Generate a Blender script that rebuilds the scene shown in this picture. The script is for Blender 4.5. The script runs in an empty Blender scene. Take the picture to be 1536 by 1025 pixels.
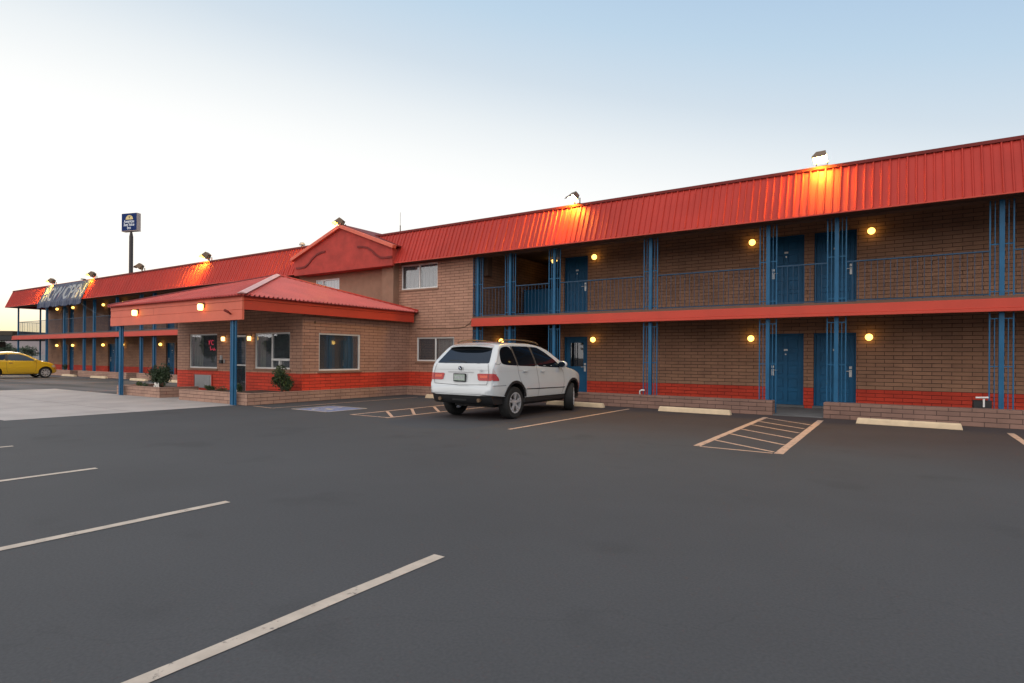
import bpy, bmesh, math, random
from mathutils import Vector, Matrix, Euler
from mathutils.bvhtree import BVHTree
R = math.radians
sc = bpy.context.scene
col = sc.collection
rnd = random.Random(7)

# ------------------------------------------------------------------ materials
def nn(nt, t, **k):
    n = nt.nodes.new(t)
    for a, b in k.items():
        if a in n.inputs: n.inputs[a].default_value = b
        else: setattr(n, a, b)
    return n
def mat(name, c, rough=.6, metal=0, spec=.5, var=.12, vscale=3, bump=0, bscale=40, coat=0, emit=None, es=0):
    m = bpy.data.materials.new(name); m.use_nodes = True
    nt = m.node_tree; b = nt.nodes['Principled BSDF']
    b.inputs['Roughness'].default_value = rough; b.inputs['Metallic'].default_value = metal
    b.inputs['Specular IOR Level'].default_value = spec
    b.inputs['Coat Weight'].default_value = coat; b.inputs['Coat Roughness'].default_value = .04
    co = nn(nt, 'ShaderNodeNewGeometry')
    if var:
        n = nn(nt, 'ShaderNodeTexNoise', Scale=vscale, Detail=6.0, Roughness=.6)
        nt.links.new(co.outputs['Position'], n.inputs['Vector'])
        mr = nn(nt, 'ShaderNodeMapRange'); mr.inputs[1].default_value = .3; mr.inputs[2].default_value = .7
        mr.inputs[3].default_value = 1-var; mr.inputs[4].default_value = 1+var
        nt.links.new(n.outputs['Fac'], mr.inputs[0])
        mx = nn(nt, 'ShaderNodeVectorMath', operation='SCALE'); mx.inputs[0].default_value = c[:3]
        nt.links.new(mr.outputs[0], mx.inputs['Scale'])
        nt.links.new(mx.outputs[0], b.inputs['Base Color'])
    else: b.inputs['Base Color'].default_value = (*c[:3], 1)
    if bump:
        n2 = nn(nt, 'ShaderNodeTexNoise', Scale=bscale, Detail=5.0)
        nt.links.new(co.outputs['Position'], n2.inputs['Vector'])
        bp = nn(nt, 'ShaderNodeBump', Strength=bump, Distance=.01)
        nt.links.new(n2.outputs['Fac'], bp.inputs['Height']); nt.links.new(bp.outputs[0], b.inputs['Normal'])
    if emit:
        b.inputs['Emission Color'].default_value = (*emit, 1); b.inputs['Emission Strength'].default_value = es
    return m

def brick(name, c1, c2, band=None, bandz=0, mortar=(.062,.036,.026), sat=1):
    """running bond slump block 16 x 4 inches; a painted red band up to bandz"""
    m = bpy.data.materials.new(name); m.use_nodes = True
    nt = m.node_tree; b = nt.nodes['Principled BSDF']; L = nt.links.new
    b.inputs['Roughness'].default_value = .82
    g = nn(nt, 'ShaderNodeNewGeometry')
    sp = nn(nt, 'ShaderNodeSeparateXYZ'); L(g.outputs['Position'], sp.inputs[0])
    sn = nn(nt, 'ShaderNodeSeparateXYZ'); L(g.outputs['True Normal'], sn.inputs[0])
    ax = nn(nt, 'ShaderNodeMath', operation='ABSOLUTE'); L(sn.outputs[0], ax.inputs[0])
    ay = nn(nt, 'ShaderNodeMath', operation='ABSOLUTE'); L(sn.outputs[2], ay.inputs[0])
    gx = nn(nt, 'ShaderNodeMath', operation='GREATER_THAN'); L(ax.outputs[0], gx.inputs[0]); gx.inputs[1].default_value = .5
    gz = nn(nt, 'ShaderNodeMath', operation='GREATER_THAN'); L(ay.outputs[0], gz.inputs[0]); gz.inputs[1].default_value = .5
    mu = nn(nt, 'ShaderNodeMix', data_type='FLOAT'); L(gx.outputs[0], mu.inputs[0]); L(sp.outputs[0], mu.inputs[2]); L(sp.outputs[1], mu.inputs[3])
    mv = nn(nt, 'ShaderNodeMix', data_type='FLOAT'); L(gz.outputs[0], mv.inputs[0]); L(sp.outputs[2], mv.inputs[2]); L(sp.outputs[1], mv.inputs[3])
    cb = nn(nt, 'ShaderNodeCombineXYZ'); L(mu.outputs[0], cb.inputs[0]); L(mv.outputs[0], cb.inputs[1])
    # wobble
    nz = nn(nt, 'ShaderNodeTexNoise', Scale=2.5, Detail=3.0); L(g.outputs['Position'], nz.inputs['Vector'])
    sb = nn(nt, 'ShaderNodeVectorMath', operation='SUBTRACT'); L(nz.outputs['Color'], sb.inputs[0]); sb.inputs[1].default_value = (.5,.5,.5)
    ss = nn(nt, 'ShaderNodeVectorMath', operation='SCALE'); L(sb.outputs[0], ss.inputs[0]); ss.inputs['Scale'].default_value = .012
    ad = nn(nt, 'ShaderNodeVectorMath', operation='ADD'); L(cb.outputs[0], ad.inputs[0]); L(ss.outputs[0], ad.inputs[1])
    bt = nn(nt, 'ShaderNodeTexBrick', offset=.5, offset_frequency=2, squash=1.0)
    bt.inputs['Scale'].default_value = 1; bt.inputs['Brick Width'].default_value = .41; bt.inputs['Row Height'].default_value = .1016
    bt.inputs['Mortar Size'].default_value = .0065; bt.inputs['Mortar Smooth'].default_value = .35; bt.inputs['Bias'].default_value = 0
    bt.inputs['Color1'].default_value = (*c1,1); bt.inputs['Color2'].default_value = (*c2,1); bt.inputs['Mortar'].default_value = (*mortar,1)
    L(ad.outputs[0], bt.inputs['Vector'])
    last = bt.outputs['Color']
    if band:
        b2 = nn(nt, 'ShaderNodeTexBrick', offset=.5, offset_frequency=2)
        for k in ('Scale','Brick Width','Row Height','Mortar Size','Mortar Smooth','Bias'): b2.inputs[k].default_value = bt.inputs[k].default_value
        b2.inputs['Color1'].default_value = (*band,1); b2.inputs['Color2'].default_value = (band[0]*.82,band[1]*.8,band[2]*.8,1); b2.inputs['Mortar'].default_value = (band[0]*.25,band[1]*.25,band[2]*.25,1)
        L(ad.outputs[0], b2.inputs['Vector'])
        lt = nn(nt, 'ShaderNodeMath', operation='LESS_THAN'); L(sp.outputs[2], lt.inputs[0]); lt.inputs[1].default_value = bandz
        mm = nn(nt, 'ShaderNodeMix', data_type='RGBA'); L(lt.outputs[0], mm.inputs[0]); L(last, mm.inputs[6]); L(b2.outputs['Color'], mm.inputs[7])
        last = mm.outputs[2]
    n3 = nn(nt, 'ShaderNodeTexNoise', Scale=1.6, Detail=8.0, Roughness=.65); L(g.outputs['Position'], n3.inputs['Vector'])
    mr = nn(nt, 'ShaderNodeMapRange'); mr.inputs[1].default_value=.3; mr.inputs[2].default_value=.7; mr.inputs[3].default_value=.84; mr.inputs[4].default_value=1.16
    L(n3.outputs['Fac'], mr.inputs[0])
    sc2 = nn(nt, 'ShaderNodeVectorMath', operation='SCALE'); L(last, sc2.inputs[0]); L(mr.outputs[0], sc2.inputs['Scale'])
    L(sc2.outputs[0], b.inputs['Base Color'])
    n4 = nn(nt, 'ShaderNodeTexNoise', Scale=30.0, Detail=4.0); L(g.outputs['Position'], n4.inputs['Vector'])
    h = nn(nt, 'ShaderNodeMath', operation='MULTIPLY_ADD'); L(bt.outputs['Fac'], h.inputs[0]); h.inputs[1].default_value = -1.0; 
    h2 = nn(nt, 'ShaderNodeMath', operation='MULTIPLY'); L(n4.outputs['Fac'], h2.inputs[0]); h2.inputs[1].default_value = .55
    L(h2.outputs[0], h.inputs[2])
    bp = nn(nt, 'ShaderNodeBump', Strength=.9, Distance=.012); L(h.outputs[0], bp.inputs['Height']); L(bp.outputs[0], b.inputs['Normal'])
    return m

def glassmat(name, tint=(.02,.025,.03), trans=.35, refl=1.0):
    m = bpy.data.materials.new(name); m.use_nodes = True
    nt = m.node_tree; L = nt.links.new
    for n in list(nt.nodes):
        if n.type != 'OUTPUT_MATERIAL': nt.nodes.remove(n)
    out = nt.nodes[0]
    tr = nn(nt, 'ShaderNodeBsdfTransparent'); tr.inputs[0].default_value = (trans,trans,trans,1)
    df = nn(nt, 'ShaderNodeBsdfDiffuse'); df.inputs[0].default_value = (*tint,1)
    ad = nn(nt, 'ShaderNodeAddShader'); L(tr.outputs[0], ad.inputs[0]); L(df.outputs[0], ad.inputs[1])
    gl = nn(nt, 'ShaderNodeBsdfGlossy'); gl.inputs[0].default_value = (*refl,1) if isinstance(refl,tuple) else (refl,refl,refl,1); gl.inputs['Roughness'].default_value = .02
    geo = nn(nt, 'ShaderNodeNewGeometry')
    nz = nn(nt, 'ShaderNodeTexNoise', Scale=1.2, Detail=1.0); L(geo.outputs['Position'], nz.inputs['Vector'])
    bp = nn(nt, 'ShaderNodeBump', Strength=.12, Distance=.02); L(nz.outputs['Fac'], bp.inputs['Height']); L(bp.outputs[0], gl.inputs['Normal'])
    dp = nn(nt, 'ShaderNodeVectorMath', operation='DOT_PRODUCT'); L(geo.outputs['Normal'], dp.inputs[0]); L(geo.outputs['Incoming'], dp.inputs[1])
    ab = nn(nt, 'ShaderNodeMath', operation='ABSOLUTE'); L(dp.outputs['Value'], ab.inputs[0])
    on = nn(nt, 'ShaderNodeMath', operation='SUBTRACT', use_clamp=True); on.inputs[0].default_value = 1; L(ab.outputs[0], on.inputs[1])
    pw = nn(nt, 'ShaderNodeMath', operation='POWER'); L(on.outputs[0], pw.inputs[0]); pw.inputs[1].default_value = 4
    fr = nn(nt, 'ShaderNodeMath', operation='MULTIPLY_ADD'); L(pw.outputs[0], fr.inputs[0]); fr.inputs[1].default_value = .85; fr.inputs[2].default_value = .09
    mx = nn(nt, 'ShaderNodeMixShader'); L(fr.outputs[0], mx.inputs[0]); L(ad.outputs[0], mx.inputs[1]); L(gl.outputs[0], mx.inputs[2])
    L(mx.outputs[0], out.inputs[0])
    return m

M = {}
TAN1, TAN2, RED = (.375,.195,.115), (.31,.16,.096), (.62,.052,.022)
M['brick'] = brick('slump block', TAN1, TAN2, RED, .605)
M['brick_office'] = brick('slump block office', (.46,.248,.165), (.395,.21,.14), (.70,.06,.025), .845)
M['brick_planter'] = brick('slump block planter', (.42,.25,.18), (.35,.205,.15), mortar=(.10,.055,.04))
M['brick_kerb'] = brick('slump block bay wall', (.265,.150,.112), (.21,.118,.09), mortar=(.06,.035,.027))
M['stucco_tan'] = mat('tan stucco', (.28,.16,.105), .9, bump=.4, bscale=90)
M['stucco_red'] = mat('red stucco', (.38,.045,.032), .85, var=.22, vscale=2.5, bump=.5, bscale=70)
M['metal_red'] = mat('red painted steel roof', (.42,.036,.024), .5, spec=.22, var=.13, vscale=.7, bump=.5, bscale=2.5)
M['metal_pink'] = mat('faded red steel roof', (.53,.095,.076), .42, spec=.4, var=.14, vscale=.9, bump=.3, bscale=3)
M['fascia'] = mat('sky-lit coral fascia paint', (.64,.130,.072), .6, var=.07, vscale=2, bump=.12, bscale=25)  # brighter sky light on the front boards is put into this colour
M['beam'] = mat('coral beam paint', (.53,.048,.022), .55, var=.07, vscale=1.5)
M['cap'] = mat('pale pink cap', (.62,.33,.30), .4, var=.1)  # paler tone used on the front right hip only
M['cap_dark'] = mat('dark red flashing', (.17,.022,.018), .6, spec=.2)
M['blue'] = mat('blue paint', (.004,.092,.205), .45, spec=.3, var=.16, vscale=2.2, bump=.1, bscale=30)
M['blue_post'] = mat('blue post paint', (.014,.105,.215), .45, spec=.3, var=.15, vscale=3)
M['rail'] = mat('slate blue rail paint', (.022,.062,.115), .5, spec=.3)
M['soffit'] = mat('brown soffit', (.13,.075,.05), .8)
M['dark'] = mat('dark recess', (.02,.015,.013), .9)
M['white'] = mat('white window frame', (.72,.70,.66), .45, var=.06)
M['steel'] = mat('satin steel', (.62,.62,.60), .3, metal=.15, var=.05)
M['globe'] = mat('lit globe glass', (.9,.8,.5), .3, var=0, emit=(1,.60,.12), es=4.0)
M['jar'] = mat('lit jar glass', (.9,.8,.5), .3, var=0, emit=(1,.62,.20), es=4.0)
M['flood_lit'] = mat('lit flood lens', (.9,.8,.5), .3, var=0, emit=(1,.55,.05), es=720)
M['flood_off'] = mat('unlit flood lens', (.25,.25,.22), .15, var=0)
M['bronze'] = mat('bronze lamp housing', (.14,.085,.045), .55, metal=.1)
M['concrete'] = mat('concrete', (.37,.335,.315), .85, var=.16, vscale=.9, bump=.3, bscale=60)
M['concrete_grey'] = mat('grey concrete walk', (.13,.13,.13), .85, var=.2, vscale=1.5, bump=.3)
M['cream'] = mat('cream painted concrete', (.66,.50,.32), .7, var=.12, vscale=4, bump=.3, bscale=40)
M['soil'] = mat('planter soil', (.10,.065,.045), .95, var=.3, vscale=9, bump=.8, bscale=30)
M['glass'] = glassmat('window glass', trans=.8)
M['glass_dark'] = glassmat('dark glass', (.01,.012,.014), .12)
M['car_glass'] = glassmat('tinted car glass', (.004,.006,.009), .05, (.42,.50,.62))
M['curtain'] = mat('olive curtain', (.20,.20,.12), .9)
M['curtain_blue'] = mat('blue curtain', (.015,.08,.13), .9)
M['blind'] = mat('grey blind', (.30,.31,.29), .8, var=.05)
M['room'] = mat('dim office interior', (.045,.042,.036), .9)
M['neon'] = mat('red neon tube', (.3,.02,.05), .4, var=0, emit=(1,.04,.10), es=.7)
M['grille'] = mat('grey grille', (.42,.42,.42), .5)
M['black'] = mat('black plastic', (.012,.012,.013), .5, var=.1)
M['tire'] = mat('tyre rubber', (.012,.012,.012), .8, var=.15, vscale=20)
M['rim'] = mat('alloy rim', (.50,.50,.52), .3, metal=.4, var=.05)
M['chrome'] = mat('chrome', (.8,.8,.8), .12, metal=1, var=0)
M['car_white'] = mat('white car paint', (.55,.57,.57), .25, var=.015, coat=1)
M['car_yellow'] = mat('yellow car paint', (.60,.37,.012), .3, var=.02, coat=1)
M['tail_red'] = mat('red tail lamp', (.34,.008,.006), .2, var=.15, vscale=20, coat=.4, emit=(1,.03,.01), es=.04)
M['tail_clear'] = mat('pale lamp lens', (.5,.42,.4), .12, var=.1, coat=1)
M['tail_orange'] = mat('orange lamp', (.60,.07,.02), .2, coat=.4, emit=(1,.12,.03), es=.05)
M['plate'] = mat('pale licence plate', (.35,.42,.36), .5, var=.25, vscale=30)
M['gap'] = mat('panel gap', (.03,.03,.032), .6, var=0)
M['seat'] = mat('dark car interior', (.03,.03,.032), .8)
M['navy'] = mat('navy vinyl banner', (.030,.042,.085), .5, spec=.25, var=.15)
M['letter'] = mat('pale grey lettering', (.24,.26,.28), .5, var=.15, vscale=5)
M['sign_blue'] = mat('blue sign face', (.006,.026,.12), .6, spec=.1, var=.15, vscale=.6)
M['sign_yellow'] = mat('yellow sign sun', (.72,.55,.22), .4)
M['sign_white'] = mat('white sign letters', (.75,.78,.8), .4, var=.05)
M['sign_side'] = mat('sign cabinet edge', (.50,.38,.32), .5)
M['pole'] = mat('brown steel pole', (.045,.032,.028), .6)
M['paint_w'] = mat('worn pale line paint', (.47,.40,.33), .8, var=.15, vscale=7)
M['paint_o'] = mat('worn pinkish line paint', (.50,.28,.185), .8, var=.14, vscale=7)
M['paint_blue'] = mat('faded blue paint', (.17,.20,.30), .8, var=.3, vscale=6)
M['leaf'] = mat('dark green leaf', (.030,.055,.020), .6, var=.45, vscale=9)
M['leaf2'] = mat('yellow green leaf', (.085,.115,.03), .6, var=.4, vscale=9)
M['leaf3'] = mat('grey green leaf', (.06,.08,.045), .6, var=.4, vscale=2)
M['petal'] = mat('white petal', (.7,.68,.62), .6)
M['redleaf'] = mat('reddish leaf', (.16,.045,.03), .6, var=.3, vscale=9)
M['bark'] = mat('brown bark', (.09,.06,.04), .9)
M['hill'] = mat('hazy desert hill', (.20,.155,.145), .95, var=.12, vscale=.01)
M['canopy_brown'] = mat('brown canopy', (.05,.035,.02), .7)

def worn(name, c, amt=.60):
    m = mat(name, c, .8, var=.14, vscale=7); nt = m.node_tree; b = nt.nodes['Principled BSDF']; L = nt.links.new
    src = b.inputs['Base Color'].links[0].from_socket; g = nn(nt,'ShaderNodeNewGeometry')
    n = nn(nt,'ShaderNodeTexNoise',Scale=9.0,Detail=9.0,Roughness=.75); L(g.outputs['Position'],n.inputs['Vector'])
    r_ = nn(nt,'ShaderNodeMapRange'); r_.inputs[1].default_value=amt-.05; r_.inputs[2].default_value=amt+.03; L(n.outputs['Fac'],r_.inputs[0])
    mx = nn(nt,'ShaderNodeMix',data_type='RGBA'); L(r_.outputs[0],mx.inputs[0]); L(src,mx.inputs[6]); mx.inputs[7].default_value=(.10,.09,.085,1); L(mx.outputs[2],b.inputs['Base Color'])
    return m
M['paint_w'] = worn('worn pale line paint', (.47,.40,.33), .63)
M['paint_o'] = worn('worn pinkish line paint', (.52,.34,.24), .60)
M['paint_blue'] = worn('faded blue paint', (.16,.20,.34), .58)
def asphalt():
    m = bpy.data.materials.new('asphalt'); m.use_nodes = True
    nt = m.node_tree; b = nt.nodes['Principled BSDF']; L = nt.links.new
    g = nn(nt, 'ShaderNodeNewGeometry'); P = g.outputs['Position']
    b.inputs['Roughness'].default_value = .85; b.inputs['Specular IOR Level'].default_value = .12
    n1 = nn(nt, 'ShaderNodeTexNoise', Scale=.35, Detail=7.0, Roughness=.6); L(P, n1.inputs['Vector'])
    n2 = nn(nt, 'ShaderNodeTexNoise', Scale=55.0, Detail=3.0); L(P, n2.inputs['Vector'])
    # darker, warmer brown tone close to the right wing
    sp = nn(nt, 'ShaderNodeSeparateXYZ'); L(P, sp.inputs[0])
    nd = nn(nt, 'ShaderNodeTexNoise', Scale=.6, Detail=5.0); L(P, nd.inputs['Vector'])
    ya = nn(nt, 'ShaderNodeMath', operation='MULTIPLY_ADD'); L(nd.outputs['Fac'], ya.inputs[0]); ya.inputs[1].default_value = 4.0; L(sp.outputs[1], ya.inputs[2])
    mr = nn(nt, 'ShaderNodeMapRange', interpolation_type='SMOOTHSTEP'); mr.inputs[1].default_value = 10.5; mr.inputs[2].default_value = 15.5; L(ya.outputs[0], mr.inputs[0])
    xr = nn(nt, 'ShaderNodeMapRange', interpolation_type='SMOOTHSTEP'); xr.inputs[1].default_value = -14.5; xr.inputs[2].default_value = -9.5; L(sp.outputs[0], xr.inputs[0])
    mu = nn(nt, 'ShaderNodeMath', operation='MULTIPLY'); L(mr.outputs[0], mu.inputs[0]); L(xr.outputs[0], mu.inputs[1])
    mc = nn(nt, 'ShaderNodeMix', data_type='RGBA'); L(mu.outputs[0], mc.inputs[0]); mc.inputs[6].default_value = (.071,.073,.077,1); mc.inputs[7].default_value = (.066,.053,.052,1)
    # far lot to the left is paler and streaked
    st = nn(nt, 'ShaderNodeTexNoise', Scale=1.0, Detail=6.0)
    mp = nn(nt, 'ShaderNodeMapping'); mp.inputs['Scale'].default_value = (.12,.7,1); L(P, mp.inputs[0]); L(mp.outputs[0], st.inputs['Vector'])
    xl = nn(nt, 'ShaderNodeMapRange', interpolation_type='SMOOTHSTEP'); xl.inputs[1].default_value = -22.; xl.inputs[2].default_value = -26.; L(sp.outputs[0], xl.inputs[0])
    sr = nn(nt, 'ShaderNodeMapRange'); sr.inputs[1].default_value=.35; sr.inputs[2].default_value=.65; L(st.outputs['Fac'], sr.inputs[0])
    m2 = nn(nt, 'ShaderNodeMath', operation='MULTIPLY'); L(xl.outputs[0], m2.inputs[0]); L(sr.outputs[0], m2.inputs[1])
    mc2 = nn(nt, 'ShaderNodeMix', data_type='RGBA'); L(m2.outputs[0], mc2.inputs[0]); L(mc.outputs[2], mc2.inputs[6]); mc2.inputs[7].default_value = (.15,.145,.15,1)
    # value variation
    v1 = nn(nt, 'ShaderNodeMapRange'); v1.inputs[1].default_value=.3; v1.inputs[2].default_value=.7; v1.inputs[3].default_value=.92; v1.inputs[4].default_value=1.08; L(n1.outputs['Fac'], v1.inputs[0])
    v2 = nn(nt, 'ShaderNodeMapRange'); v2.inputs[1].default_value=.3; v2.inputs[2].default_value=.7; v2.inputs[3].default_value=.90; v2.inputs[4].default_value=1.10; L(n2.outputs['Fac'], v2.inputs[0])
    vm = nn(nt, 'ShaderNodeMath', operation='MULTIPLY'); L(v1.outputs[0], vm.inputs[0]); L(v2.outputs[0], vm.inputs[1])
    # cracks
    vo = nn(nt, 'ShaderNodeTexVoronoi', feature='DISTANCE_TO_EDGE', Scale=.16)
    wv = nn(nt, 'ShaderNodeTexNoise', Scale=1.5, Detail=5.0); L(P, wv.inputs['Vector'])
    wa = nn(nt, 'ShaderNodeVectorMath', operation='MULTIPLY_ADD'); L(wv.outputs['Color'], wa.inputs[0]); wa.inputs[1].default_value=(1.2,1.2,0); L(P, wa.inputs[2]); L(wa.outputs[0], vo.inputs['Vector'])
    ck = nn(nt, 'ShaderNodeMapRange'); ck.inputs[1].default_value=.0; ck.inputs[2].default_value=.0022; ck.inputs[3].default_value=.92; ck.inputs[4].default_value=1; L(vo.outputs['Distance'], ck.inputs[0])
    vm2 = nn(nt, 'ShaderNodeMath', operation='MULTIPLY'); L(vm.outputs[0], vm2.inputs[0]); L(ck.outputs[0], vm2.inputs[1])
    # specks of paint and dust near the bays
    sk = nn(nt, 'ShaderNodeTexNoise', Scale=3.0, Detail=8.0, Roughness=.75); L(P, sk.inputs['Vector'])
    sk2 = nn(nt, 'ShaderNodeMapRange'); sk2.inputs[1].default_value=.66; sk2.inputs[2].default_value=.74; L(sk.outputs['Fac'], sk2.inputs[0])
    sk3 = nn(nt, 'ShaderNodeMath', operation='MULTIPLY'); L(sk2.outputs[0], sk3.inputs[0]); L(mu.outputs[0], sk3.inputs[1])
    s = nn(nt, 'ShaderNodeVectorMath', operation='SCALE'); L(mc2.outputs[2], s.inputs[0]); L(vm2.outputs[0], s.inputs['Scale'])
    mc3 = nn(nt, 'ShaderNodeMix', data_type='RGBA'); L(sk3.outputs[0], mc3.inputs[0]); L(s.outputs[0], mc3.inputs[6]); mc3.inputs[7].default_value = (.15,.125,.115,1)
    L(mc3.outputs[2], b.inputs['Base Color'])
    ol = nn(nt, 'ShaderNodeTexNoise', Scale=.9, Detail=4.0); L(P, ol.inputs['Vector'])
    om = nn(nt, 'ShaderNodeMapRange'); om.inputs[1].default_value=.60; om.inputs[2].default_value=.72; om.inputs[3].default_value=1; om.inputs[4].default_value=.86; L(ol.outputs['Fac'], om.inputs[0])
    osc = nn(nt, 'ShaderNodeVectorMath', operation='SCALE'); L(mc3.outputs[2], osc.inputs[0]); L(om.outputs[0], osc.inputs['Scale']); L(osc.outputs[0], b.inputs['Base Color'])
    bp = nn(nt, 'ShaderNodeBump', Strength=.35, Distance=.006); L(n2.outputs['Fac'], bp.inputs['Height']); L(bp.outputs[0], b.inputs['Normal'])
    return m
M['asphalt'] = asphalt()

# ------------------------------------------------------------------ mesh helpers
class MB:
    def __init__(s): s.v=[]; s.f=[]; s.m=[]
    def add(s, vs, fs, mi=0):
        o=len(s.v); s.v+= [tuple(v) for v in vs]; s.f+= [tuple(o+i for i in f) for f in fs]; s.m += [mi]*len(fs); return s
    def box(s, x0,x1,y0,y1,z0,z1, mi=0):
        vs=[(x,y,z) for z in (z0,z1) for y in (y0,y1) for x in (x0,x1)]
        return s.add(vs, [(0,2,3,1),(4,5,7,6),(0,1,5,4),(2,6,7,3),(0,4,6,2),(1,3,7,5)], mi)
    def obox(s, c, dx, dy, dz, mi=0):   # oriented box: centre, three half vectors
        c,dx,dy,dz = map(Vector,(c,dx,dy,dz))
        vs=[c+a*dx+b*dy+d*dz for d in (-1,1) for b in (-1,1) for a in (-1,1)]
        return s.add(vs, [(0,2,3,1),(4,5,7,6),(0,1,5,4),(2,6,7,3),(0,4,6,2),(1,3,7,5)], mi)
    def bar(s, a, b, w, h, up=(0,0,1), mi=0):
        a,b=Vector(a),Vector(b); d=(b-a); c=(a+b)/2; d2=d/2; u=Vector(up); sd=d.cross(u).normalized()*w/2; uu=sd.cross(d).normalized()*h/2
        return s.obox(c, sd, d2, uu, mi)
    def tube(s, pts, r, n=8, mi=0, cap=True):
        pts=[Vector(p) for p in pts]; rr = r if isinstance(r,(list,tuple)) else [r]*len(pts)
        rings=[]; prev=None
        for i,p in enumerate(pts):
            d=(pts[min(i+1,len(pts)-1)]-pts[max(i-1,0)]).normalized()
            ref = prev if prev is not None else (Vector((0,0,1)) if abs(d.z)<.9 else Vector((1,0,0)))
            a=(ref-d*ref.dot(d)).normalized(); b=d.cross(a); prev=a
            rings.append([p+(a*math.cos(t)+b*math.sin(t))*rr[i] for t in [2*math.pi*k/n for k in range(n)]])
        vs=[v for q in rings for v in q]; fs=[]
        for i in range(len(pts)-1):
            for k in range(n): fs.append((i*n+k,i*n+(k+1)%n,(i+1)*n+(k+1)%n,(i+1)*n+k))
        if cap: fs.append(tuple(range(n-1,-1,-1))); fs.append(tuple((len(pts)-1)*n+k for k in range(n)))
        return s.add(vs,fs,mi)
    def lathe(s, prof, c=(0,0,0), axis='z', n=24, mi=0, cap=True):   # prof: (r, h)
        c=Vector(c); vs=[]; fs=[]
        def P(r,h,t):
            a,b=r*math.cos(t),r*math.sin(t)
            return c+Vector({'z':(a,b,h),'x':(h,a,b),'y':(b,h,a)}[axis])
        for r,h in prof:
            for k in range(n): vs.append(P(r,h,2*math.pi*k/n))
        for i in range(len(prof)-1):
            for k in range(n): fs.append((i*n+k,i*n+(k+1)%n,(i+1)*n+(k+1)%n,(i+1)*n+k))
        if cap and prof[0][0]>1e-6: fs.append(tuple(range(n-1,-1,-1)))
        if cap and prof[-1][0]>1e-6: fs.append(tuple((len(prof)-1)*n+k for k in range(n)))
        return s.add(vs,fs,mi)
    def prism(s, poly, a, b, axis='y', mi=0):   # poly in the plane across axis; a..b along it
        def P(u,v,h): return {'y':(u,h,v),'x':(h,u,v),'z':(u,v,h)}[axis]
        n=len(poly); vs=[P(u,v,a) for u,v in poly]+[P(u,v,b) for u,v in poly]
        fs=[tuple(range(n)),tuple(range(2*n-1,n-1,-1))]+[(i,i+n,(i+1)%n+n,(i+1)%n) for i in range(n)]
        return s.add(vs,fs,mi)
    def build(s, name, ms, parent=None, smooth=False, bevel=0, loc=None, fixn=True, seg=1):
        me=bpy.data.meshes.new(name)
        o=bpy.data.objects.new(name,me); col.objects.link(o)
        off=Vector((0,0,0))
        if loc is not None: off=Vector(loc); o.location=off
        elif parent is not None and parent.get('world_built'): off=Vector(parent['world_built']); o['world_built']=tuple(off)
        me.from_pydata([Vector(v)-off for v in s.v],[],s.f)
        if not isinstance(ms,(list,tuple)): ms=[ms]
        for m in ms: me.materials.append(M[m] if isinstance(m,str) else m)
        for p,i in zip(me.polygons,s.m): p.material_index=i
        if fixn:
            bm=bmesh.new(); bm.from_mesh(me); bmesh.ops.recalc_face_normals(bm,faces=bm.faces); bm.to_mesh(me); bm.free()
        if smooth:
            me.shade_smooth()
            if isinstance(smooth,float): me.set_sharp_from_angle(angle=R(smooth))
        if bevel:
            md=o.modifiers.new('bevel','BEVEL'); md.width=bevel; md.segments=seg; md.limit_method='ANGLE'; md.angle_limit=R(40)
        if parent is not None: o.parent=parent
        return o
def tag(o, label=None, cat=None, group=None, kind=None):
    if label: o['label']=label
    if cat: o['category']=cat
    if group: o['group']=group
    if kind: o['kind']=kind
    return o
def thing(name, label, cat, loc=(0,0,0), rotz=0, group=None, wb=False):
    o=bpy.data.objects.new(name,None); o.empty_display_size=.3; col.objects.link(o)
    o.location=loc; o.rotation_euler=(0,0,rotz); tag(o,label,cat,group)
    if wb: o['world_built']=loc       # its parts are written in world coordinates
    return o
def clone(o, parent=None):
    c=o.copy(); col.objects.link(c); c.parent=parent
    for ch in list(o.children): clone(ch,c)
    return c
def text_mesh(body, size, ext=.01, font_scale=(1,1), align='CENTER', bold=0):
    cu=bpy.data.curves.new('t','FONT'); cu.body=body; cu.size=size; cu.extrude=ext; cu.align_x=align; cu.align_y='BOTTOM_BASELINE'; cu.offset=bold
    ob=bpy.data.objects.new('t',cu); col.objects.link(ob)
    dg=bpy.context.evaluated_depsgraph_get(); me=bpy.data.meshes.new_from_object(ob.evaluated_get(dg))
    vs=[(v.co.x*font_scale[0],v.co.y*font_scale[1],v.co.z) for v in me.vertices]; fs=[tuple(p.vertices) for p in me.polygons]
    bpy.data.objects.remove(ob); bpy.data.curves.remove(cu); bpy.data.meshes.remove(me)
    return vs,fs

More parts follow.
